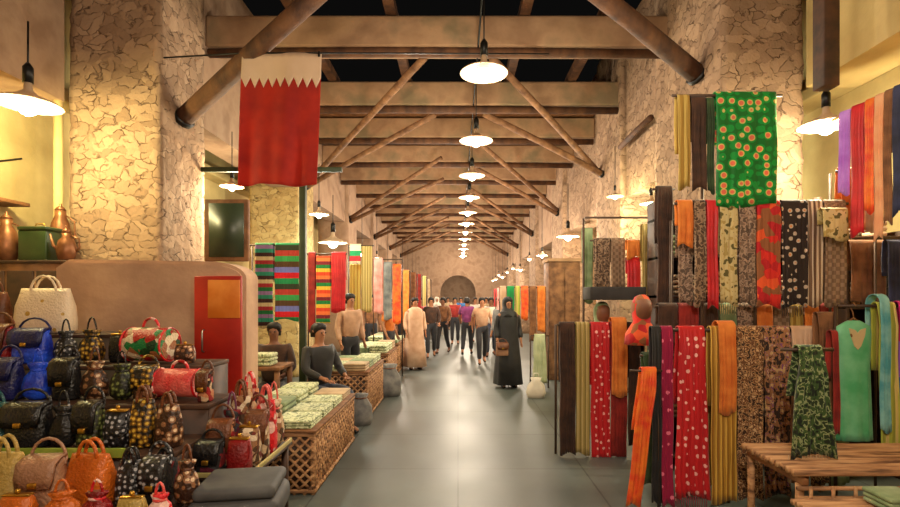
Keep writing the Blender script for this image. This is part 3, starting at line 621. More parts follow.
# ------------------------------------------------------------------ bags
def bag(name, px, py, D, w, h, d, mat, label, style='tote', hm=None, rz=0, group=None, cat='bag', zb=None, clasp=BRASS, lean=0.):
    p = W(px, py, D)
    if zb is not None: p.z = zb + (.012 if style == 'drum' else 0)
    t = empty(name, p, rz, label, cat, group); hm = hm or mat; a, b_ = w*.46, d/2
    if style in ('tote', 'satchel', 'flap'):
        top = .86 if style == 'tote' else .93
        rings = [sring(a*.9,b_*.8,.0,28,4), sring(a*.99,b_*.98,h*.06,28,4), sring(a*1.0,b_*1.05,h*.3,28,3.6), sring(a*.97,b_*.95,h*.6,28,3.4), sring(a*top,b_*.5,h*.92,28,3), sring(a*top*.98,b_*.3,h,28,3)]
        obj('body', loft(B(), rings), mat, t)
        if style == 'tote':
            for s in (-1, 1):
                hh = h*.38; pts = [(a*.45*math.cos(PI*k/8)*-1, s*b_*.32, h*.9+hh*math.sin(PI*k/8)) for k in range(9)]
                obj('handle', tube(B(), pts, .009, 8), hm, t)
        else:
            fl = [(-b_*.34,h*1.0),(-b_*.95,h*.93),(-b_*1.14,h*.7),(-b_*1.2,h*.5 if style == 'satchel' else h*.35)]
            bm = B(); rows = []
            for j, (y, z) in enumerate([(b_*.3,h*1.015)]+fl):
                rows.append([bm.verts.new((x*a*.97*(1 if j < 4 else .86), y, z+(0.02*h*abs(x)**2 if j == 4 else 0))) for x in (-1,-.6,-.2,.2,.6,1)])
            for r0, r1 in zip(rows, rows[1:]):
                for k in range(5): bm.faces.new((r0[k],r0[k+1],r1[k+1],r1[k]))
            o = obj('flap', bm, hm, t); m = o.modifiers.new('t','SOLIDIFY'); m.thickness = .012; m.offset = 1
            obj('clasp', box(B(), -.02,.02,-b_*1.2-.022,-b_*1.2+.004,fl[-1][1]+.005,fl[-1][1]+.035,.006), clasp, t)
            pts = [(-a*.96,0,h*.86)]+[(a*.9*math.cos(PI-PI*k/8), .02, h*.95+h*.4*math.sin(PI*k/8)) for k in range(9)]+[(a*.96,0,h*.86)]
            obj('strap', tube(B(), pts, .008, 6), hm, t)
    elif style == 'pouch':
        rings = [sring(a*.55,b_*.5,0,30), sring(a*.9,b_*.9,h*.12,30,rip=.03,k=9), sring(a,b_,h*.35,30,rip=.04,k=9), sring(a*.82,b_*.8,h*.62,30,rip=.07,k=9), sring(a*.42,b_*.4,h*.8,30,rip=.12,k=9), sring(a*.62,b_*.5,h*.92,30,rip=.14,k=9), sring(a*.66,b_*.5,h,30,rip=.16,k=9)]
        obj('body', loft(B(), rings), mat, t)
        obj('drawstring', tube(B(), [(a*.45*math.cos(2*PI*k/16), b_*.43*math.sin(2*PI*k/16), h*.8) for k in range(17)], .008, 6), hm, t)
        obj('handle', tube(B(), [(a*.4*math.cos(PI*k/8)*-1, 0, h*.82+h*.55*math.sin(PI*k/8)) for k in range(9)], .006, 6), hm, t)
    elif style == 'drum':
        bm = B(); R = h/2; n = 28
        prof = [(-a*.98,R*.86),(-a,R*.93),(-a*.94,R),(-a*.4,R*1.02),(a*.4,R*1.02),(a*.94,R),(a,R*.93),(a*.98,R*.86)]
        loft(bm, [[(x, r*.9*math.cos(2*PI*k/n), R*1.02+r*math.sin(2*PI*k/n)) for k in range(n)] for x, r in prof]); obj('body', bm, mat, t)
        for s in (-1, 1): obj('piping', tube(B(), [(s*a*.97, R*.92*math.cos(2*PI*k/20), R*1.02+R*1.0*math.sin(2*PI*k/20)) for k in range(21)], .008, 6), hm, t)
        obj('handle', tube(B(), [(a*.4*math.cos(PI*k/8)*-1, 0, 2*R+h*.3*math.sin(PI*k/8)) for k in range(9)], .01, 6), hm, t)
    elif style == 'clutch':
        rings = [sring(a*.93,b_*.6,0,28,4), sring(a,b_,h*.15,28,3), sring(a,b_*1.05,h*.5,28,3), sring(a*.93,b_*.7,h*.85,28,2.6), sring(a*.86,b_*.35,h*.95,28,2.6)]
        obj('body', loft(B(), rings), mat, t)
        obj('frame', box(B(), -a*.84, a*.84, -b_*.4, b_*.4, h*.93, h, .006), clasp, t)
        cl = B(); bmesh.ops.create_uvsphere(cl, u_segments=10, v_segments=8, radius=.012, matrix=Matrix.Translation((0,0,h+.012))); obj('clasp', cl, clasp, t)
        obj('wrist_strap', tube(B(), [(a*.8,0,h*.95),(a*1.05,-.02,h*.7),(a*1.02,-.03,h*.4),(a*.8,-b_-.012,h*.3)], .005, 6), hm, t)
    return t
def bg(key, pat, pal, **k):
    k.setdefault('rough', .4); k.setdefault('bump', .5); k.setdefault('bscale', 60); return M(key, pat, pal, **k)
bWHT = bg('white_canvas','dots',((190,150,60),(228,206,176)),stops=[0,.16],scale=8)
bBLU = bg('cobalt','noise',((10,40,170),(40,90,240)),scale=12,rough=.25)
bDBL = bg('dark_blue','noise',((14,18,60),(30,34,96)),scale=9,rough=.3)
bTEAL = bg('dark_teal','noise',((8,50,62),(16,84,84)),scale=9,rough=.3)
bSIL = bg('silver_black_beads','dots',((176,176,180),(40,40,44),(16,16,18)),stops=[0,.3,.55],scale=34,rough=.3)
bGLD = bg('gold_black_beads','dots',((220,180,70),(120,84,24),(26,20,14)),stops=[0,.28,.5],scale=30,rough=.3)
bBEI = bg('beige_brown_beads','dots',((226,196,160),(140,96,64),(56,32,20)),stops=[0,.28,.5],scale=24,rough=.35)
bBLK = bg('black_leather','noise',((14,14,15),(36,36,38)),scale=10,rough=.25)
bGRN = bg('green_red_patch','patch',((14,120,60),(170,20,24),(220,200,170),(20,60,30),(150,90,50)),scale=18)
bRED = bg('red_white_patch','patch',((214,16,30),(236,190,180),(160,10,16),(224,40,50)),scale=24)
bCOR = bg('coral','noise',((214,60,60),(230,116,106)),scale=10,rough=.35)
bCARP = bg('carpet_red','patch',((150,20,22),(206,176,140),(90,14,16),(196,130,90),(40,20,16)),scale=26,rough=.8)
bCARP2 = bg('carpet_beige','patch',((206,176,140),(150,106,70),(226,206,176),(110,40,30),(80,56,36)),scale=26,rough=.8)
bCARP3 = bg('carpet_black','patch',((24,22,24),(90,16,40),(60,60,64),(120,20,24)),scale=20,rough=.8)
bDRED = bg('dark_red','noise',((110,10,14),(150,20,24)),scale=9)
bYEL = bg('olive_tan','noise',((150,124,60),(190,158,84)),scale=7,rough=.5)
bTAN = bg('tan_leather','noise',((140,98,72),(172,128,98)),scale=7,rough=.45)
bORG = bg('orange_leather','noise',((176,82,16),(212,110,34)),scale=6,rough=.35)
bBRN = bg('brown_leather','noise',((84,44,20),(120,68,36)),scale=8,rough=.4)
bOLV = bg('olive_beads','dots',((130,140,80),(60,66,30),(24,26,14)),stops=[0,.3,.5],scale=30)
bPUR = bg('plum','noise',((84,30,60),(120,50,90)),scale=8)

# stepped display stand under the bags
STEPS = [(2.28,2.80,.58,-1.45),(2.80,3.24,.76,-1.62),(3.24,3.62,.95,-1.62),(3.62,4.02,1.15,-1.85),(4.02,4.40,1.35,-2.75)]
t = empty('stepped_stand', (-1.6,2.28,0), 0, 'dark stepped display stand under the heaps of bags', 'stand')
for (y0,y1,z,xr) in STEPS:
    obj('shelf_board', box(B(), -3.9+1.6, xr+1.6, y0-2.28, y1-2.28+.02, z-.03, z, .004), DARKW, t)
    obj('riser', box(B(), -3.9+1.6, xr+1.6-.01, y0-2.28+.012, y0-2.28+.03, 0, z-.031), DARKW, t)
    obj('side_panel', box(B(), xr+1.6-.03, xr+1.6, y0-2.28+.032, y1-2.28, 0, z-.032), DARKW, t)
def zst(D):
    for (y0,y1,z,xr) in STEPS:
        if y0 <= D < y1: return z+.002
BAGS = [  # px, D, w, h, d, mat, style, label, handle mat, rz
 (46,4.18,.50,.37,.18,bWHT,'tote','big white canvas tote with gold print on the top step',bWHT,.05),
 (-6,4.18,.28,.34,.14,bBRN,'tote','brown leather tote at the left end of the top step',bBRN,0),
 (-2,3.8,.26,.28,.14,bDRED,'flap','dark red flap bag left of the cobalt bag',bBRN,0),
 (33,3.8,.27,.25,.15,bBLU,'satchel','shiny cobalt blue bag below the white tote',bDBL,.1),
 (66,3.82,.17,.24,.12,bSIL,'pouch','silver beaded pouch between the cobalt and gold bags',bBLK,0),
 (92,3.82,.2,.25,.13,bGLD,'pouch','gold and black beaded pouch below the plaster kiosk',bBLK,0),
 (120,3.84,.16,.22,.1,bBLK,'clutch','black clutch left of the red and green drum bag',bBLK,0),
 (151,3.80,.36,.25,.2,bGRN,'drum','green and red round drum bag against the kiosk',bRED,-.15),
 (185,3.80,.16,.14,.1,bBEI,'clutch','small beaded clutch right of the drum bag',bBRN,0),
 (8,3.42,.2,.27,.14,bDBL,'satchel','dark blue bag on the middle step at far left',bDBL,0),
 (38,3.42,.19,.25,.14,bBLU,'pouch','bright blue pouch in front of the cobalt bag',bBLU,0),
 (67,3.42,.17,.27,.12,bBLK,'flap','black glossy flap bag next to the bright blue pouch',bBLK,.1),
 (95,3.42,.18,.26,.12,bBEI,'pouch','beige beaded pouch with brown dots on the middle step',bBRN,0),
 (122,3.42,.16,.24,.12,bOLV,'pouch','olive beaded pouch on the middle step',bBLK,0),
 (147,3.42,.16,.22,.12,bBEI,'flap','beige and brown beaded flap bag below the drum bag',bGLD,.1),
 (180,3.44,.32,.19,.2,bCOR,'drum','coral pink rounded bag at the end of the middle step',bRED,-.1),
 (-10,2.98,.3,.26,.16,bTEAL,'tote','dark teal bag at the lower left edge',bTEAL,0),
 (30,2.98,.26,.25,.14,bBLK,'satchel','large black leather satchel on the second step',bBLK,.05),
 (64,2.98,.17,.24,.12,bBLK,'pouch','black leather pouch right of the large satchel',bSIL,0),
 (92,2.98,.15,.26,.12,bOLV,'flap','dark olive flap bag on the second step',bBLK,0),
 (118,2.98,.15,.22,.12,bSIL,'clutch','silver and black beaded clutch on the second step',bBLK,0),
 (144,2.98,.15,.28,.12,bGLD,'tote','gold beaded little tote on the second step',bBRN,.1),
 (169,2.98,.15,.25,.12,bBEI,'tote','beige beaded little tote at the end of second step',bBRN,-.1),
 (4,2.50,.24,.29,.15,bYEL,'tote','olive tan leather tote in the front left corner',bYEL,0),
 (46,2.52,.2,.26,.14,bTAN,'satchel','tan leather satchel between the olive and orange bags',bTAN,.1),
 (91,2.58,.26,.26,.14,bORG,'tote','large orange leather tote on the front step',bORG,-.1),
 (131,2.60,.14,.22,.11,bSIL,'tote','black and silver small tote right of large orange tote',bBLK,0),
 (158,2.60,.14,.23,.11,bBLK,'flap','black flap bag near the end of the front step',bSIL,0),
 (187,2.60,.13,.22,.1,bBEI,'pouch','beaded beige pouch at the right end of front step',bBRN,0),
 (18,2.36,.17,.14,.1,bORG,'clutch','orange clutch lying at the very front left',bORG,0),
 (62,2.36,.17,.15,.1,bORG,'pouch','small orange pouch at the very front',bORG,.2),
 (97,2.36,.15,.15,.1,bDRED,'pouch','small dark red pouch at the very front',bRED,0),
 (132,2.36,.14,.13,.09,bYEL,'clutch','small olive gold clutch at the very front',bYEL,0),
 (160,2.36,.12,.14,.09,bRED,'pouch','small red and white patched pouch at the very front',bCOR,0),
]
for i, (px, D, w, h, d, m, st, lab, hm, rz) in enumerate(BAGS):
    p = W(px, 400, D)
    bag('handbag' if st != 'pouch' else 'beaded_pouch' if m in (bSIL,bGLD,bBEI,bOLV) else 'handbag', px, 400, D, w, h, d, m, lab, st, hm, rz, group='bags heaped on the stepped stand', zb=zst(D))
# pale green cloth edging
tag(obj('shelf_edging', box(B(), 0, 1.35, 0, .012, -.035, .02, .004), M('lime_edge','noise',((120,140,40),(150,160,60)),scale=8), loc=(-3.2,2.775,.79)), 'yellow green strip along the edge of the second step', 'edging')

# tray of carpet purses beside the aisle
TX0, TX1, TY0, TY1, TZ = -1.98, -1.24, 2.98, 3.74, .58
t = empty('display_tray', (TX0,TY0,0), 0, 'low tray table with pale rim holding carpet purses', 'tray')
w_, d_ = TX1-TX0, TY1-TY0
TX0b = TX0+.4
obj('tray_base', box(B(), .38, w_, 0, d_, TZ-.03, TZ-.01), DARKW, t)
rm = M('pale_rim','noise',((186,170,110),(160,150,90)),scale=6)
obj('rim', box(B(), w_-.015, w_, 0, d_, TZ-.01, TZ+.02, .004), rm, t); obj('rim', box(B(), .38, w_-.016, 0, .015, TZ-.01, TZ+.02, .004), rm, t)
for x in (.46, w_-.04):
    for y in (.04, d_-.04): obj('leg', box(B(), x-.02, x+.02, y-.02, y+.02, 0, TZ-.03), DARKW, t)
CB = [ # x, y, z, w, h, d
 (-1.47,3.06,.13,.15,bCARP3,'flap','black carpet purse at the front corner of tray',bBLK,.0),
 (-1.33,3.06,.12,.17,bDRED,'clutch','dark red purse at the aisle corner of tray',bDRED,.0),
 (-1.46,3.20,.13,.22,bCARP,'flap','red and beige carpet purse in the second tray row',bBRN,.1),
 (-1.325,3.20,.12,.20,bCARP2,'clutch','beige carpet clutch in the second tray row',bBRN,-.1),
 (-1.46,3.34,.13,.25,bCARP3,'pouch','black and plum carpet pouch in the third tray row',bPUR,.0),
 (-1.325,3.34,.12,.24,bCARP2,'flap','beige brown carpet purse in the third tray row',bBRN,.1),
 (-1.46,3.48,.13,.30,bCARP2,'tote','tall beige carpet tote in the fourth tray row',bBRN,.0),
 (-1.325,3.48,.12,.28,bRED,'tote','red and white patched tote on the tray',bCOR,.0),
 (-1.46,3.63,.13,.32,bCARP,'tote','tall red carpet tote at the back of tray',bRED,.0),
 (-1.325,3.63,.12,.26,bCARP2,'pouch','beige carpet pouch at the back corner of tray',bCOR,.0)]
for (x,y,w,h,m,st,lab,hm,rz) in CB:
    bag('carpet_purse', 0,0,1, w*1.28,h*1.3,.11,m,lab,st,hm,rz,group='carpet purses on the low tray', zb=TZ-.008).location = (-1.51 if x < -1.4 else -1.336,y,TZ-.008)
for (x,y,w,h,m,st,lab,hm) in [(-1.58,2.70,.15,.2,bCARP3,'tote','black and dark red carpet tote at the end of front step',bBLK),
                              (-1.69,3.35,.09,.2,bCARP,'flap','red carpet purse right of the coral bag',bBRN)]:
    o = bag('carpet_purse',0,0,1,w,h,.1,m,lab,st,hm,0,zb=zst(y)); o.location = (x,y,zst(y))
# dark grey padded stool
t = empty('padded_stool', (-1.18,2.72,0), .15, 'dark grey padded stool at the front of the aisle', 'stool')
gm = M('grey_pad','noise',((58,58,60),(84,84,84)),scale=5,rough=.7)
obj('seat', box(B(), -.23,.23,-.2,.2,.46,.60,.05,4), gm, t)
obj('cushion', box(B(), -.20,.21,-.17,.18,.602,.67,.03,4), gm, t)
for x in (-.18,.18):
    for y in (-.15,.15): obj('leg', tube(B(), [(x*1.1,y*1.1,0),(x,y,.47)], .016, 8), BLACKM, t)

# ------------------------------------------------------------------ plaster kiosk, cabinet and things on it
bm = B(); x0, x1, y0, y1, zt = -3.72, -1.96, 4.6, 4.9, 1.98
prof = [(x0,0),(x1,0)]+[(x1-.35+.35*math.cos(a), zt-.16+.16*math.sin(a)) for a in [PI/2*k/8 for k in range(9)]]+[(x0+.12,zt+.02),(x0,zt-.06)]
fr = [bm.verts.new((x,y0,z)) for x, z in prof]; bk = [bm.verts.new((x,y1,z)) for x, z in prof]
bm.faces.new(fr); bm.faces.new(bk[::-1]); n = len(fr)
for i in range(n): bm.faces.new((fr[i],fr[(i+1)%n],bk[(i+1)%n],bk[i]))
bmesh.ops.recalc_face_normals(bm, faces=bm.faces)
bmesh.ops.bevel(bm, geom=[e for e in bm.edges if all(abs(v.co.y-y0) < 1e-4 for v in e.verts)], offset=.03, segments=2, affect='EDGES')
KP = M('kiosk_plaster','noise',((168,132,108),(194,158,130)),scale=2.6,rough=.9,bump=.25,bscale=16)
k_ = obj('plaster_kiosk', bm, KP, smooth=False); tag(k_, 'rounded beige plaster kiosk behind the bags with red door', 'kiosk')
RD = M('red_paint','noise',((150,26,18),(186,40,26)),scale=3,rough=.35)
o = obj('door', box(B(), xat(196,4.6), xat(243,4.6), 4.565, 4.598, .35, zat(276,4.58), .008), RD, k_, label='red painted metal door')
obj('door_sign', box(B(), xat(208,4.56), xat(240,4.56), 4.555, 4.564, zat(318,4.56), zat(280,4.56), .002), M('orange_sheet','noise',((206,110,30),(226,140,60)),scale=5,rough=.4), o, label='orange sheet fixed on the red door')
obj('handle', tube(B(), [(xat(201,4.5),4.55,1.15),(xat(201,4.5),4.52,1.16),(xat(201,4.5),4.52,1.34),(xat(201,4.5),4.55,1.35)], .008, 6), STEEL, o)
# dark green framed board
t = empty('framed_board', W(226,262,4.75)+Vector((0,0,.0)), 0, 'dark green framed board standing on top of the kiosk', 'board'); t.location.z = 1.99
obj('frame', box(B(), -.21,.21,0,.05,0,.59,.01), MIDW, t)
obj('panel', box(B(), -.16,.17,-.008,.0,.04,.55), M('slate_green','noise',((46,56,40),(60,70,48)),scale=2,rough=.4), t)
# left side counter with jars
t = empty('wooden_counter', (-4.6,4.75,0), 0, 'brown wooden counter left of the plaster kiosk', 'counter')
obj('body', box(B(), 0,.86,.02,.6,0,1.97), MIDW, t); obj('worktop', box(B(), -.02,.875,0,.62,1.97,2.0,.005), DARKW, t)
for i in range(3): obj('door', box(B(), .03+.28*i,.28+.28*i,0,.018,.1,1.9,.005), DARKW, t)
CZ = 2.002
def jar(x, y, prof, mat, label, name='metal_ewer', spout=False, handle=True):
    t = empty(name, (x,y,CZ), .3, label, 'jar'); obj('body', lathe(B(), prof, seg=24), mat, t)
    h = prof[-1][1]
    obj('lid', lathe(B(), [(prof[-1][0]*1.05,h+.001),(prof[-1][0]*.7,h+.03),(.01,h+.05),(.015,h+.065),(.004,h+.075)], seg=16), mat, t)
    if handle: obj('handle', tube(B(), [(prof[-1][0]*.8,0,h*.92),(prof[2][0]*1.25,0,h*.8),(prof[2][0]*1.3,0,h*.5),(prof[2][0]*.85,0,h*.3)], .008, 6), mat, t)
    if spout: obj('spout', tube(B(), [(-prof[2][0]*.8,0,h*.4),(-prof[2][0]*1.3,0,h*.55),(-prof[2][0]*1.6,0,h*.95)], [.02,.014,.009], 8), mat, t)
COP = M('old_copper','noise',((110,66,40),(150,100,66)),scale=9,rough=.4,metal=.6)
jar(-4.47,4.95,[(.06,0),(.09,.03),(.11,.15),(.08,.3),(.045,.36),(.05,.42)],COP,'tall copper ewer at the left end of counter',spout=True)
t = empty('green_tin', (-4.16,4.98,CZ), 0, 'dark green tin box on the wooden counter', 'tin')
gt = M('dark_green_tin','noise',((30,46,18),(50,70,34)),scale=4,rough=.35)
obj('body', box(B(), -.14,.14,-.1,.1,0,.3,.012), gt, t); obj('lid', box(B(), -.145,.145,-.105,.105,.3,.34,.012), gt, t)
obj('handle', tube(B(), [(-.05,0,.34),(-.04,0,.375),(.04,0,.375),(.05,0,.34)], .006, 6), BRASS, t)
jar(-3.86,4.93,[(.05,0),(.07,.02),(.085,.1),(.07,.2),(.035,.24),(.04,.28)],COP,'round copper coffee pot right of green tin',spout=True,name='coffee_pot')
jar(-4.19,5.27,[(.06,0),(.08,.03),(.10,.3),(.08,.42),(.05,.5),(.05,.56)],COP,'tall copper jar behind the green tin',name='copper_jar')
# bracket shelf & wires on left wall
t = obj('bracket_shelf', box(B(), 0,.28,0,1.2,0,.04,.005), MIDW, loc=(OL+.002,4.2,2.62)); tag(t, 'small wooden shelf on the left yellow-lit wall', 'shelf')
tag(obj('electric_cord', tube(B(), [(OL+.012,4.4,3.4),(OL+.012,4.9,3.1),(OL+.012,5.2,3.05),(OL+.012,5.6,3.2)], .01, 6), BLACKM), 'loose black cable on the left yellow-lit wall', 'cable')
tag(obj('drain_pipe', tube(B(), [(-4.38,5.48,0),(-4.38,5.48,4.6)], .045, 10), PLASTER_Y), 'yellow pipe beside the left stone pillar', 'pipe')

# ------------------------------------------------------------------ flag on a wire
D = 5.45
wz = zat(53, D)
tag(obj('hanging_wire', tube(B(), [(XL,5.6,wz+.02),(xat(245,D),D,wz),(xat(322,D),D,wz),(1.2,6.6,wz+.55)], .009, 6), BLACKM), 'taut wire carrying the maroon and white flag', 'wire')
fw, fh, wh = .86, 1.44, .27
t = empty('hanging_flag', (xat(282,D),D,wz), .0, 'maroon flag with white serrated band hung vertically', 'flag')
def flagx(u, v):  # u -.5..5, v 0..1 down
    return ((u*fw*(1+.0*v) - .055*v*1.0 , -.03*math.sin(u*9+v*2)*(.3+v)-.02*math.sin(u*21)*v, -v*fh-.01*math.sin(u*8)*v))
nz_ = 9; vs0 = wh/fh; vt = .075
FW = fab('flag_white','noise',((196,170,146),(206,182,158)),scale=3,trans=.35); FM = fab('flag_maroon','noise',((150,22,12),(176,38,14)),scale=4,trans=.45)
def flagpart(name, upper, mat):
    bm = B(); n = nz_*8; rows = []
    def edge(u):
        q = ((u+.5)*nz_) % 1; return vs0+vt*(1-abs(2*q-1))
    m = 6 if upper else 30
    for j in range(m+1):
        row = []
        for i in range(n+1):
            u = -.5+i/n; e = edge(u); v = e*j/m if upper else e+(1-e)*j/m
            row.append(bm.verts.new(flagx(u, v)))
        rows.append(row)
    for a, b_ in zip(rows, rows[1:]):
        for i in range(n): bm.faces.new((a[i],a[i+1],b_[i+1],b_[i]))
    o = obj(name, bm, mat, t); s = o.modifiers.new('t','SOLIDIFY'); s.thickness = .004; return o
flagpart('white_band', True, FW); flagpart('maroon_field', False, FM)
for s in (-1, 1):
    o = obj('clip', box(B(), -.012,.012,-.012,.012,-.04,.015,.003), BLACKM, t); o.location = (s*fw*.47,0,0)

# ------------------------------------------------------------------ left crates with pale cloths
def crate(x, y0, y1, h, w, label, mat=PALM):
    """box of palm ribs with a diagonal lattice facing the aisle"""
    t = empty('palm_crate', (x, y0, 0), 0, label, 'crate', 'palm rib crates along the left side of aisle'); L_ = y1-y0
    obj('inner_box', box(B(), -w,-.02,.015,L_-.015,.02,h-.02), DARKW, t)
    for (a, b_) in ((-.012,.012),(-.012,L_-.012),(-w+.012,.012),(-w+.012,L_-.012)): obj('corner_post', tube(B(), [(a,b_,0),(a,b_,h)], .022, 8), mat, t)
    def lattice(fn, L):
        bm = B(); s = .085
        n = int((L+h)/s)+1
        for i in range(n):
            c = i*s
            for sg in (0, 1):
                a0 = max(0, c-h); a1 = min(c, L)
                if a1-a0 < .02: continue
                p = (a0, c-a0) ; q = (a1, c-a1)
                if sg: p = (L-p[0], p[1]); q = (L-q[0], q[1])
                tube(bm, [fn(p[0], p[1]), fn(q[0], q[1])], .012, 6)
        return bm
    obj('lattice_panel', lattice(lambda a, z: (-.004, a, z), L_), mat, t)
    obj('lattice_panel', lattice(lambda a, z: (-a, -.002, z), w), mat, t)
    bm = B()
    for z in (.03, h-.02):
        tube(bm, [(0,0,z),(0,L_,z)], .018, 8); tube(bm, [(0,0,z),(-w,0,z)], .018, 8)
    obj('edge_rail', bm, mat, t)
    obj('top_board', box(B(), -w-.01,.02,-.02,L_+.02,h,h+.02,.005), MIDW, t)
    return t
CR = [(-1.2,4.17,5.75,.52,.75,'nearest palm rib crate on the left side of aisle'),(-1.22,6.75,8.1,.62,.7,'second palm rib crate along the left of aisle'),
      (-1.25,8.9,10.2,.62,.7,'third palm rib crate along the left of aisle'),(-1.3,10.9,12.3,.62,.7,'fourth palm rib crate along the left of aisle')]
for c in CR: crate(*c)
pc = [fPALE, fBEI, fPALE, fSAGE, fPALE]
pcn = ['pale green print','beige','pale print','sage','pale']
for ci, (x,y0,y1,h,w,_) in enumerate(CR):
    cn = ['nearest','second','third','fourth'][ci]
    nrow = 4 if ci < 2 else 3
    for r_ in range(nrow):
        for c_ in range(2):
            q = (r_*2+c_+ci) % 5
            yy = y0+(y1-y0)*(r_+.5)/nrow
            hh = .07+.035*((r_*3+c_*5+ci) % 3)
            folded('folded_shawl', (x-w*(.26+.48*c_), yy, h+.021), w*.44, (y1-y0)/nrow*.9, hh, pc[q], f'{pcn[q]} folded shawl on the {cn} left crate, {["first","second","third","last"][r_ if r_ < nrow-1 else 3]} row, {"aisle" if c_==0 else "wall"} side', rz=0, group='folded shawls on the left crates', layers=3)
# low brown wooden table beyond purse tray
t = empty('wooden_table', (-2.75,5.6,0), 0, 'brown wooden table before the seated shopkeeper', 'table')
obj('tabletop', box(B(), 0,.75,0,.5,.82,.86,.006), MIDW, t)
for x in (.04,.71):
    for y in (.04,.46): obj('leg', box(B(), x-.025,x+.025,y-.025,y+.025,0,.82), MIDW, t)
folded('folded_shawl', (-2.28,5.8,.861), .3,.26,.14,fPALE,'pale green folded shawl on the brown wooden table')
folded('folded_shawl', (-2.58,5.85,.861), .22,.26,.08,fDGRN,'dark green folded shawl on the brown wooden table')

# ------------------------------------------------------------------ left hanging scarves
GP = M('green_post','noise',((28,44,20),(48,62,34)),scale=5,rough=.5)
t = empty('shop_post', (xat(303,6.4),6.4,0), 0, 'dark green shop post left of the aisle', 'post')
obj('shaft', box(B(), -.04,.04,-.04,.04,0,3.35,.006), GP, t); obj('foot', box(B(), -.09,.09,-.09,.09,0,.05,.006), GP, t); obj('cross_arm', box(B(), -1.3,.5,-.02,.02,3.25,3.31,.004), GP, t)
def rl(px0, px1, y, D, lab, posts=(0,1)): rail('display_rail', (xat(px0,D),D,zat(y,D)-.03), (xat(px1,D),D,zat(y,D)-.03), .012, lab, posts=posts)
rl(250,302,243,6.8,'rail of striped scarves behind the dark head')
px_scarf(256,274,243,325,6.8,fS1,'green and red striped scarf left of the multicolour one')
px_scarf(276,300,243,318,6.8,fS2,'wide multicolour striped scarf left of green post')
rl(307,347,252,7.8,'rail of scarves just right of green post',(0,))
px_scarf(309,316,252,330,7.8,fMAR,'narrow dark red scarf right of green post')
px_scarf(317,331,256,322,7.8,fS3,'orange and green striped scarf right of green post')
px_scarf(332,346,252,310,7.8,fRED,'crimson and violet shawl next to the orange striped one')
rl(348,374,244,9.2,'rail of scarves past the crimson shawl',(0,))
px_scarf(350,361,244,262,9.2,fS4,'short white red green striped scarf')
px_scarf(350,361,264,318,9.5,fGOLD2,'ochre shawl below the short striped scarf')
px_scarf(362,372,246,310,9.2,fOLV,'olive shawl next to the ochre shawl')
rl(373,402,258,10.4,'rail of pink and grey shawls')
px_scarf(374,383,258,312,10.4,fPINK,'dusty pink shawl on the fourth left rail')
px_scarf(384,392,262,318,10.4,fGRY,'blue grey shawl next to the dusty pink one')
px_scarf(393,401,264,322,10.4,fORED,'orange red shawl on the fourth left rail')
far_l = [(402,409,270,325,12.7,fORG,'orange brown shawl far down the left side'),(410,416,272,318,13,fBRN,'brown shawl far down the left side'),(416,421,274,318,14.5,fMAR,'maroon shawl far down the left side'),(422,426,276,314,16,fOLV,'olive shawl far down the left side'),(427,430,279,314,18,fBEI,'beige shawl far down the left side')]
for a in far_l:
    px_scarf(*a[:5], a[5], a[6]); rl(a[0]-1,a[1]+1,a[2],a[4],'short rail of the '+a[6].split(' shawl')[0]+' shawl far left')
# ---- right far stall with green and orange cloths
rl(500,546,286,9.6,'rail of green and orange cloths by the far right stall')
far_r = [(500,506,286,318,9.6,fPEA,'pale peach shawl at the end of far right rail'),(507,514,286,322,9.6,fab('emerald','noise',((10,120,60),(20,150,80)),scale=6),'emerald green shawl on the far right rail'),(515,520,286,318,9.6,fLIME,'lime shawl on the far right rail'),
         (521,528,286,318,9.6,fORED,'orange red shawl on the far right rail'),(529,536,286,340,9.6,fBRN,'brown shawl on the far right rail'),(537,545,286,330,9.6,fORG,'orange shawl nearest the third right pillar')]
for a in far_r: px_scarf(*a[:5], a[5], a[6])
px_scarf(532, 547, 334, 382, 9.0,M('pale_sage_cloth','noise',((160,170,130),(190,196,160)),scale=5),'pale sage skirt below the orange shawl',taper=.7,name='hanging_skirt',cat='skirt')
rl(531,549,334,9.0,'low rail of the pale sage skirt')
far_r2 = [(497,500,288,330,13,fPINK,'pink shawl far down the right side'),(494,497,289,326,16,fRED,'crimson shawl far down the right side')]
for a in far_r2: px_scarf(*a[:5], a[5], a[6]); rl(a[0]-1,a[1]+1,a[2],a[4],'short rail of the '+a[6].split(' shawl')[0]+' shawl far right')
# timber shop front below third right pillar
t = empty('shop_cabinet', (xat(549,9.9),9.9,0), 0, 'tall brown wooden cabinet by the third right pillar', 'cabinet')
obj('body', box(B(), 0,.62,.02,.6,0,2.35,.01), STRUT, t)
for i in range(2): obj('door', box(B(), .02+.3*i,.30+.3*i,-.005,.018,.12,2.2,.006), STRUT, t)
obj('cornice', box(B(), -.03,.65,-.02,.6,2.35,2.42,.01), BEAM, t)

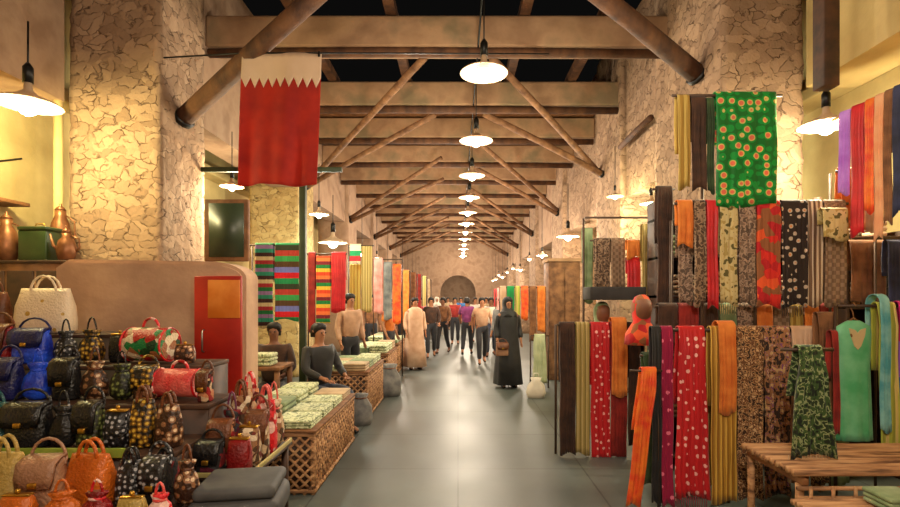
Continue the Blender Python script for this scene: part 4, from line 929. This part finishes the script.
# ------------------------------------------------------------------ people
def skin(name, chains, mat, parent=None, sub=1):
    """chains: list of (nodes [(pos, r)], edges, root)"""
    vs, es, rad, roots = [], [], [], []
    for nodes, edges in chains:
        b0 = len(vs)
        for p, r in nodes: vs.append(p); rad.append(r)
        es += [(a+b0, c+b0) for a, c in edges]; roots.append(b0)
    me = bpy.data.meshes.new('tmp'); me.from_pydata(vs, es, []); me.update()
    o = bpy.data.objects.new('tmp', me); col.objects.link(o)
    o.modifiers.new('sk', 'SKIN').use_smooth_shade = True
    for i, r in enumerate(rad):
        sv = me.skin_vertices[0].data[i]; rr = r if isinstance(r, tuple) else (r, r); sv.radius = rr; sv.use_root = i in roots
    m = o.modifiers.new('s', 'SUBSURF'); m.levels = sub; m.render_levels = sub
    dg = bpy.context.evaluated_depsgraph_get(); dg.update()
    nm = bpy.data.meshes.new_from_object(o.evaluated_get(dg)); nm.name = name
    bpy.data.objects.remove(o); nm.materials.clear()
    return nm
def joints(pose):
    J = dict(pel=(0,0,.95), spi=(0,0,1.14), che=(0,0,1.34), nec=(0,.0,1.49), hl=(0,-.015,1.57), hm=(0,-.012,1.63), ht=(0,0,1.695), nose0=(0,-.07,1.61), nose=(0,-.112,1.60))
    for s, n in ((-1,'l'),(1,'r')):
        J['sh'+n] = (s*.18,.0,1.42); J['el'+n] = (s*.235,.03,1.15); J['wr'+n] = (s*.24,-.07,.92); J['ha'+n] = (s*.235,-.10,.85)
        J['hi'+n] = (s*.09,0,.90); J['kn'+n] = (s*.105,-.02,.50); J['an'+n] = (s*.105,.03,.085); J['to'+n] = (s*.125,-.13,.035); J['he'+n] = (s*.1,.06,.03)
    if pose == 'walk':
        J['knl'] = (-.1,-.17,.52); J['anl'] = (-.1,-.22,.10); J['tol'] = (-.11,-.38,.06); J['hel'] = (-.1,-.18,.04)
        J['knr'] = (.1,.05,.50); J['anr'] = (.1,.30,.14); J['tor'] = (.11,.17,.04); J['her'] = (.1,.34,.10)
        J['ell'] = (-.24,.12,1.18); J['wrl'] = (-.24,.12,.95); J['hal'] = (-.235,.10,.88); J['elr'] = (.24,-.04,1.15); J['wrr'] = (.23,-.22,.99); J['har'] = (.225,-.28,.95)
    if pose == 'sit':
        d = -.42
        for k in list(J):
            if k[:2] in ('pe','sp','ch','ne','hl','hm','ht','no','sh','el','wr','ha','hi'): J[k] = (J[k][0], J[k][1], J[k][2]+d)
        for s, n in ((-1,'l'),(1,'r')):
            J['kn'+n] = (s*.13,-.43,.50); J['an'+n] = (s*.13,-.42,.09); J['to'+n] = (s*.14,-.58,.04); J['he'+n] = (s*.13,-.38,.03)
            J['el'+n] = (s*.25,-.07,.76); J['wr'+n] = (s*.17,-.30,.68); J['ha'+n] = (s*.14,-.38,.66)
    return J
def limbs(J):
    names_ = ['pel','spi','che','nec','hl','hm','ht']; R = [(.14,.10),(.125,.09),(.15,.095),.052,(.062,.07),(.072,.088),(.05,.062)]
    nodes = [(J[n], r) for n, r in zip(names_, R)]; edges = [(i,i+1) for i in range(6)]
    for n in 'lr':
        b0 = len(nodes); nodes += [(J['sh'+n],.055),(J['el'+n],.04),(J['wr'+n],.026),(J['ha'+n],(.034,.018))]; edges += [(2,b0),(b0,b0+1),(b0+1,b0+2),(b0+2,b0+3)]
    for n in 'lr':
        b0 = len(nodes); nodes += [(J['hi'+n],.085),(J['kn'+n],.058),(J['an'+n],.038),(J['to'+n],.03)]; edges += [(0,b0),(b0,b0+1),(b0+1,b0+2),(b0+2,b0+3)]
    chains = [(nodes, edges)]
    chains.append(([(J['nose0'],.014),(J['nose'],.010)], [(0,1)]))
    for n, s in (('l',-1),('r',1)):
        h = Vector(J['ha'+n]); w = Vector(J['wr'+n]); d = (h-w).normalized(); side = Vector((0,1,0)) if abs(d.y) < .7 else Vector((1,0,0)); inw = d.cross(side).normalized()*(-1 if n == 'l' else 1)
        for i, ln in enumerate((.065,.078,.072,.055)):
            o = side*((i-1.5)*-.019)
            chains.append(([(tuple(h+o-d*.01),.0095),(tuple(h+o+d*ln*.6),.0088),(tuple(h+o+d*ln+inw*.015),.007)], [(0,1),(1,2)]))
        o = side*-.035 if n == 'l' else side*-.035
        chains.append(([(tuple(h+o*.5-d*.03),.011),(tuple(h+o*1.2),.010),(tuple(h+o*1.35+d*.03),.008)], [(0,1),(1,2)]))
        chains.append(([((s*.075,.0,J['hm'][2]+.0),.012),((s*.088,.01,J['hm'][2]+.03),.012)], [(0,1)]))
    return chains
def shirt(J, long=True, grow=.018, hem=0.):
    nodes = [(tuple(Vector(J['pel'])-Vector((0,0,.03))),(.175,.14)),(J['spi'],(.155+grow,.125)),(J['che'],(.165+grow,.128)),(tuple(Vector(J['che'])+Vector((0,-.005,.085))),(.125,.098)),(tuple(Vector(J['nec'])-Vector((0,0,.02))),.066)]
    edges = [(0,1),(1,2),(2,3),(3,4)]
    for n in 'lr':
        b0 = len(nodes); e = Vector(J['el'+n]); w = Vector(J['wr'+n]); end = w if long else e+(Vector(J['sh'+n])-e)*.2
        nodes += [(J['sh'+n],.072)]; edges.append((2,b0))
        if long: nodes += [(tuple(e),.058),(tuple(e+(w-e)*.93),.045)]; edges += [(b0,b0+1),(b0+1,b0+2)]
        else: nodes += [(tuple(end),.062)]; edges += [(b0,b0+1)]
    return [(nodes, edges)]
def trousers(J):
    nodes = [((J['pel'][0],J['pel'][1],J['pel'][2]+.12),(.15,.115)),((J['pel'][0],J['pel'][1],J['pel'][2]-.01),(.165,.13))]; edges = [(0,1)]
    for n in 'lr':
        b0 = len(nodes); k = Vector(J['kn'+n]); a = Vector(J['an'+n])
        nodes += [(J['hi'+n],.105),(tuple(k),.077),(tuple(k+(a-k)*.92),.062)]; edges += [(1,b0),(b0,b0+1),(b0+1,b0+2)]
    return [(nodes, edges)]
def shoes(J):
    out = []
    for n in 'lr':
        out.append(([(J['he'+n],.036),(tuple((Vector(J['he'+n])+Vector(J['to'+n]))/2),.044),(J['to'+n],.036)], [(0,1),(1,2)]))
    return out
POSE = {p: joints(p) for p in ('stand','walk','sit')}
MESH = {}
def pm(kind, pose):
    k = (kind, pose)
    if k not in MESH:
        J = POSE[pose]
        ch = {'body': limbs, 'shirt': shirt, 'tee': lambda j: shirt(j, False), 'trousers': trousers, 'shoe0': lambda j: shoes(j)[:1], 'shoe1': lambda j: shoes(j)[1:]}[kind](J)
        MESH[k] = skin(f'{kind}_{pose}', ch, None)
    return MESH[k].copy()
def robe_mesh(J, a0=.2, full=1., hem=.08):
    z1 = J['che'][2]+.10
    return loft(B(), [sring(.07,.06,z1+.075,32), sring(.17,.10,z1+.02,32,2.3), sring(.2,.135,z1-.10,32,2.3), sring(.185,.135,J['spi'][2],32), sring(.21,.155,J['pel'][2]-.05,32,rip=.02,k=7), sring(.23*full,.19*full,.55,32,rip=.04,k=7), sring(.26*full,.23*full,hem,32,rip=.06,k=7)], True, True)
def person(px, feet_y, D, pose, top, bottom, hairc, label, rz=0, sc=1., outfit='shirt', cover=None, zoff=0, skinm=SKIN):
    J = POSE[pose]
    t = empty('person', (xat(px,D), D, zoff), rz, label, 'person'); t.scale = (sc,sc,sc)
    obj('body', pm('body', pose), skinm, t)
    if outfit == 'robe':
        obj('robe', robe_mesh(J, full=1.05), top, t)
        for n in 'lr': obj('sleeve', skin('sleeve', [([(J['sh'+n],.07),(J['el'+n],.06),(tuple(Vector(J['el'+n])+(Vector(J['wr'+n])-Vector(J['el'+n]))*.9),.062)], [(0,1),(1,2)])], None), top, t)
    else:
        obj('shirt', pm('tee' if outfit == 'tee' else 'shirt', pose), top, t); obj('trousers', pm('trousers', pose), bottom, t)
    for q in (0,1): obj('shoe', pm('shoe'+str(q), pose), bBLK, t)
    hz = J['hm'][2]; hy = J['hm'][1]
    if cover:
        obj('head_scarf', loft(B(), [sring(.19,.13,hz-.26,24,rip=.05,k=6),sring(.13,.115,hz-.17,24,cy=.02),sring(.095,.09,hz-.09,24,cy=.03),sring(.1,.085,hz+.0,24,cy=.04),sring(.102,.1,hz+.06,24,cy=.015),sring(.07,.085,hz+.115,24,cy=.01),sring(.02,.03,hz+.135,24,cy=.01)]), cover, t)
    else:
        obj('hair', loft(B(), [sring(.075,.05,hz-.06,20,cy=.052),sring(.086,.07,hz,20,cy=.035),sring(.09,.088,hz+.045,20,cy=.012),sring(.08,.088,hz+.085,20,cy=.004),sring(.045,.05,hz+.115,20,cy=.004),sring(.01,.01,hz+.12,20)]), hairc, t)
    for s in (-1, 1):
        eb = B(); bmesh.ops.create_uvsphere(eb, u_segments=8, v_segments=6, radius=.010, matrix=Matrix.Translation((s*.03, hy-.083, hz-.002))); obj('eye', eb, HAIR, t)
    return t
GREYH = M('grey_hair','flat',((120,112,104),),rough=.7)
fDK = fab('dark_suit','noise',((20,20,24),(34,34,40)),scale=6); fDEN = fab('denim','noise',((38,44,62),(60,70,92)),scale=9); fWHT = fab('white_cotton','noise',((206,196,180),(226,216,200)),scale=6)
fTANS = fab('tan_shirt','noise',((170,130,100),(196,156,124)),scale=8); fPLUM = fab('plum_shirt','noise',((110,40,90),(140,60,120)),scale=8); fBLUE = fab('blue_shirt','noise',((40,90,150),(60,120,180)),scale=8)
def stool(px, D, label, h=.42):
    t = empty('wooden_stool', (xat(px,D), D+.02, 0), 0, label, 'stool')
    obj('seat', lathe(B(), [(.15,h-.04),(.17,h-.02),(.17,h),(.15,h+.008)], seg=20), MIDW, t)
    for k in range(4): a = PI/4+k*PI/2; obj('leg', tube(B(), [(.16*math.cos(a),.16*math.sin(a),0),(.11*math.cos(a),.11*math.sin(a),h-.03)], .014, 8), MIDW, t)
stool(274, 6.45, 'wooden stool under the shopkeeper in brown', .355)
person(274, 0, 6.45, 'sit', fDBRN, fDK, HAIR, 'shopkeeper in dark brown shirt seated behind wooden table', rz=.15, sc=1.0, zoff=.0, skinm=SK2)
stool(319, 6.25, 'wooden stool under the person in black', .355)
person(319, 0, 6.25, 'sit', fBLK, fDEN, HAIR, 'person in black seated just right of green post', rz=.9, sc=1.0)
person(350, 0, 8.5, 'stand', fTANS, fDK, HAIR, 'person in tan shirt standing past the second left crate', rz=.8, sc=.98)
person(371, 0, 12.75, 'stand', fBRN, fDK, HAIR, 'person in brown shirt standing behind the fourth left crate', rz=.6, sc=.98)
person(389, 0, 10.6, 'stand', fORG, fDK, HAIR, 'person in orange shirt standing between left crates', rz=1.2, sc=.93, outfit='tee')
PS = [(403,13.3,'stand',fDBRN,fDK,'person in dark brown shirt at the end of the left crates',.6,'shirt',None,HAIR,SK2),
 (420,15.2,'stand',fRED,fDK,'distant person in crimson shirt by the left shops',.5,'tee',None,HAIR,SKIN),
 (498,14.6,'stand',fMAR,fDK,'distant person in maroon shirt by the right shops',-.4,'shirt',None,HAIR,SKIN),
 (415,11.4,'stand',fPEA,None,'person in long peach robe near the left shops',.4,'robe',None,HAIR,SKIN),
 (431,13.6,'walk',fDBRN,fDK,'person in dark brown jacket walking left of centre',.1,'shirt',None,HAIR,SKIN),
 (443,14.6,'walk',fBRN,fDK,'person in brown shirt and dark trousers walking',-.3,'shirt',None,HAIR,SK2),
 (455,17.5,'stand',fMAR,fDK,'distant person in maroon shirt at the hall centre',0,'shirt',None,HAIR,SKIN),
 (467,14.2,'walk',fPLUM,fDK,'person in plum shirt walking at the hall centre',3.0,'tee',None,HAIR,SKIN),
 (482,12.3,'walk',fTANS,fDK,'person in tan shirt walking right of centre',.1,'tee',None,HAIR,SKIN),
 (491,13.8,'walk',fWHT,fDEN,'person in white shirt walking behind the tan one',-.1,'shirt',None,HAIR,SK2),
 (475,18.5,'stand',fWHT,fDK,'distant person in white shirt',.5,'shirt',None,HAIR,SKIN),
 (424,19.0,'walk',fGRY,fDK,'distant person in grey shirt by the left shops',0,'tee',None,GREYH,SKIN),
 (437,21.0,'stand',fWHT,None,'distant person in long white robe',.2,'robe',fWHT,HAIR,SKIN),
 (461,22.5,'walk',fBLUE,fDK,'distant person in blue shirt',0,'tee',None,HAIR,SKIN),
 (486,20.5,'stand',fBEI,fDK,'distant person in beige shirt near right shops',0,'shirt',None,HAIR,SKIN),
 (448,24.5,'walk',fBEI,fDBRN,'very distant person in beige and brown',.2,'shirt',None,HAIR,SKIN),
 (508,9.12,'stand',fBLK,None,'woman in a long black robe beside the green shawl',.25,'robe',fBLK,HAIR,SKIN),
 (502,11.2,'stand',fGRY,fDK,'person in grey shirt behind the woman in black',-.6,'shirt',None,HAIR,SKIN)]
for (px, D, pose, tp, bt, lab, rz, of, cv, hc, sm) in PS:
    o = person(px, 0, D, pose, tp, bt, hc, lab, rz=rz, outfit=of, cover=cv, skinm=sm, sc=.94)
o = bag('shoulder_bag', 502, 0, 8.78, .24, .22, .1, bTAN, 'tan shoulder bag carried by the woman in black', 'satchel', bBRN, .2, zb=.62)
# white plastic bag, boxes near the far right stall
t = empty('plastic_bag', (xat(536,8.2),8.2,0), 0, 'white plastic bag on the floor by far right stall', 'bag')
obj('body', loft(B(), [sring(.13,.09,0,24),sring(.16,.11,.08,24,rip=.05,k=5),sring(.14,.1,.2,24,rip=.08,k=6),sring(.07,.05,.28,24,rip=.1,k=6),sring(.09,.05,.33,24,rip=.15,k=6)]), fWHT, t)
for s in (-1,1): obj('handle', tube(B(), [(-.05,s*.02,.31),(-.03,s*.02,.4),(.03,s*.02,.4),(.05,s*.02,.31)], .006, 6), fWHT, t)
# grey sacks beside the left crates
for (px, y, D, s, lab) in [(395,0,8.4,.2,'grey cloth sack between second and third left crates'),(368,0,6.5,.15,'grey cloth sack between the first two left crates')]:
    t = empty('cloth_sack', (xat(px,D)-.1,D,0), .3, lab, 'sack')
    obj('body', loft(B(), [sring(s*.9,s*.8,0,28),sring(s*1.05,s,s*.5,28,rip=.03,k=7),sring(s,s*.95,s*1.5,28,rip=.05,k=7),sring(s*.5,s*.5,s*2.3,28,rip=.1,k=9),sring(s*.65,s*.55,s*2.6,28,rip=.15,k=9)]), fGRY, t)
    obj('tie', tube(B(), [(s*.55*math.cos(2*PI*k/16), s*.55*math.sin(2*PI*k/16), s*2.3) for k in range(17)], .01, 6), bBRN, t)

# ------------------------------------------------------------------ world and camera
w = bpy.data.worlds.new('night'); bpy.context.scene.world = w; w.use_nodes = True
w.node_tree.nodes['Background'].inputs[0].default_value = (.018,.017,.016,1); w.node_tree.nodes['Background'].inputs[1].default_value = .15
cd = bpy.data.cameras.new('camera'); cam = bpy.data.objects.new('camera', cd); col.objects.link(cam)
cam.location = (0,0,EYE); cam.rotation_euler = (PI/2,0,0)
cd.sensor_width = 36; cd.lens = 36*F/900; cd.shift_x = -(CX-450)/900; cd.shift_y = (CY-253.5)/900; cd.clip_end = 200; cd.clip_start = .05
sc = bpy.context.scene; sc.camera = cam
sc.view_settings.view_transform = 'Standard'; sc.view_settings.look = 'None'; sc.view_settings.gamma = 1; sc.view_settings.use_curve_mapping = False
sc.view_settings.exposure = .38
sc.cycles.use_denoising = True; sc.cycles.max_bounces = 6; sc.cycles.sample_clamp_indirect = 6
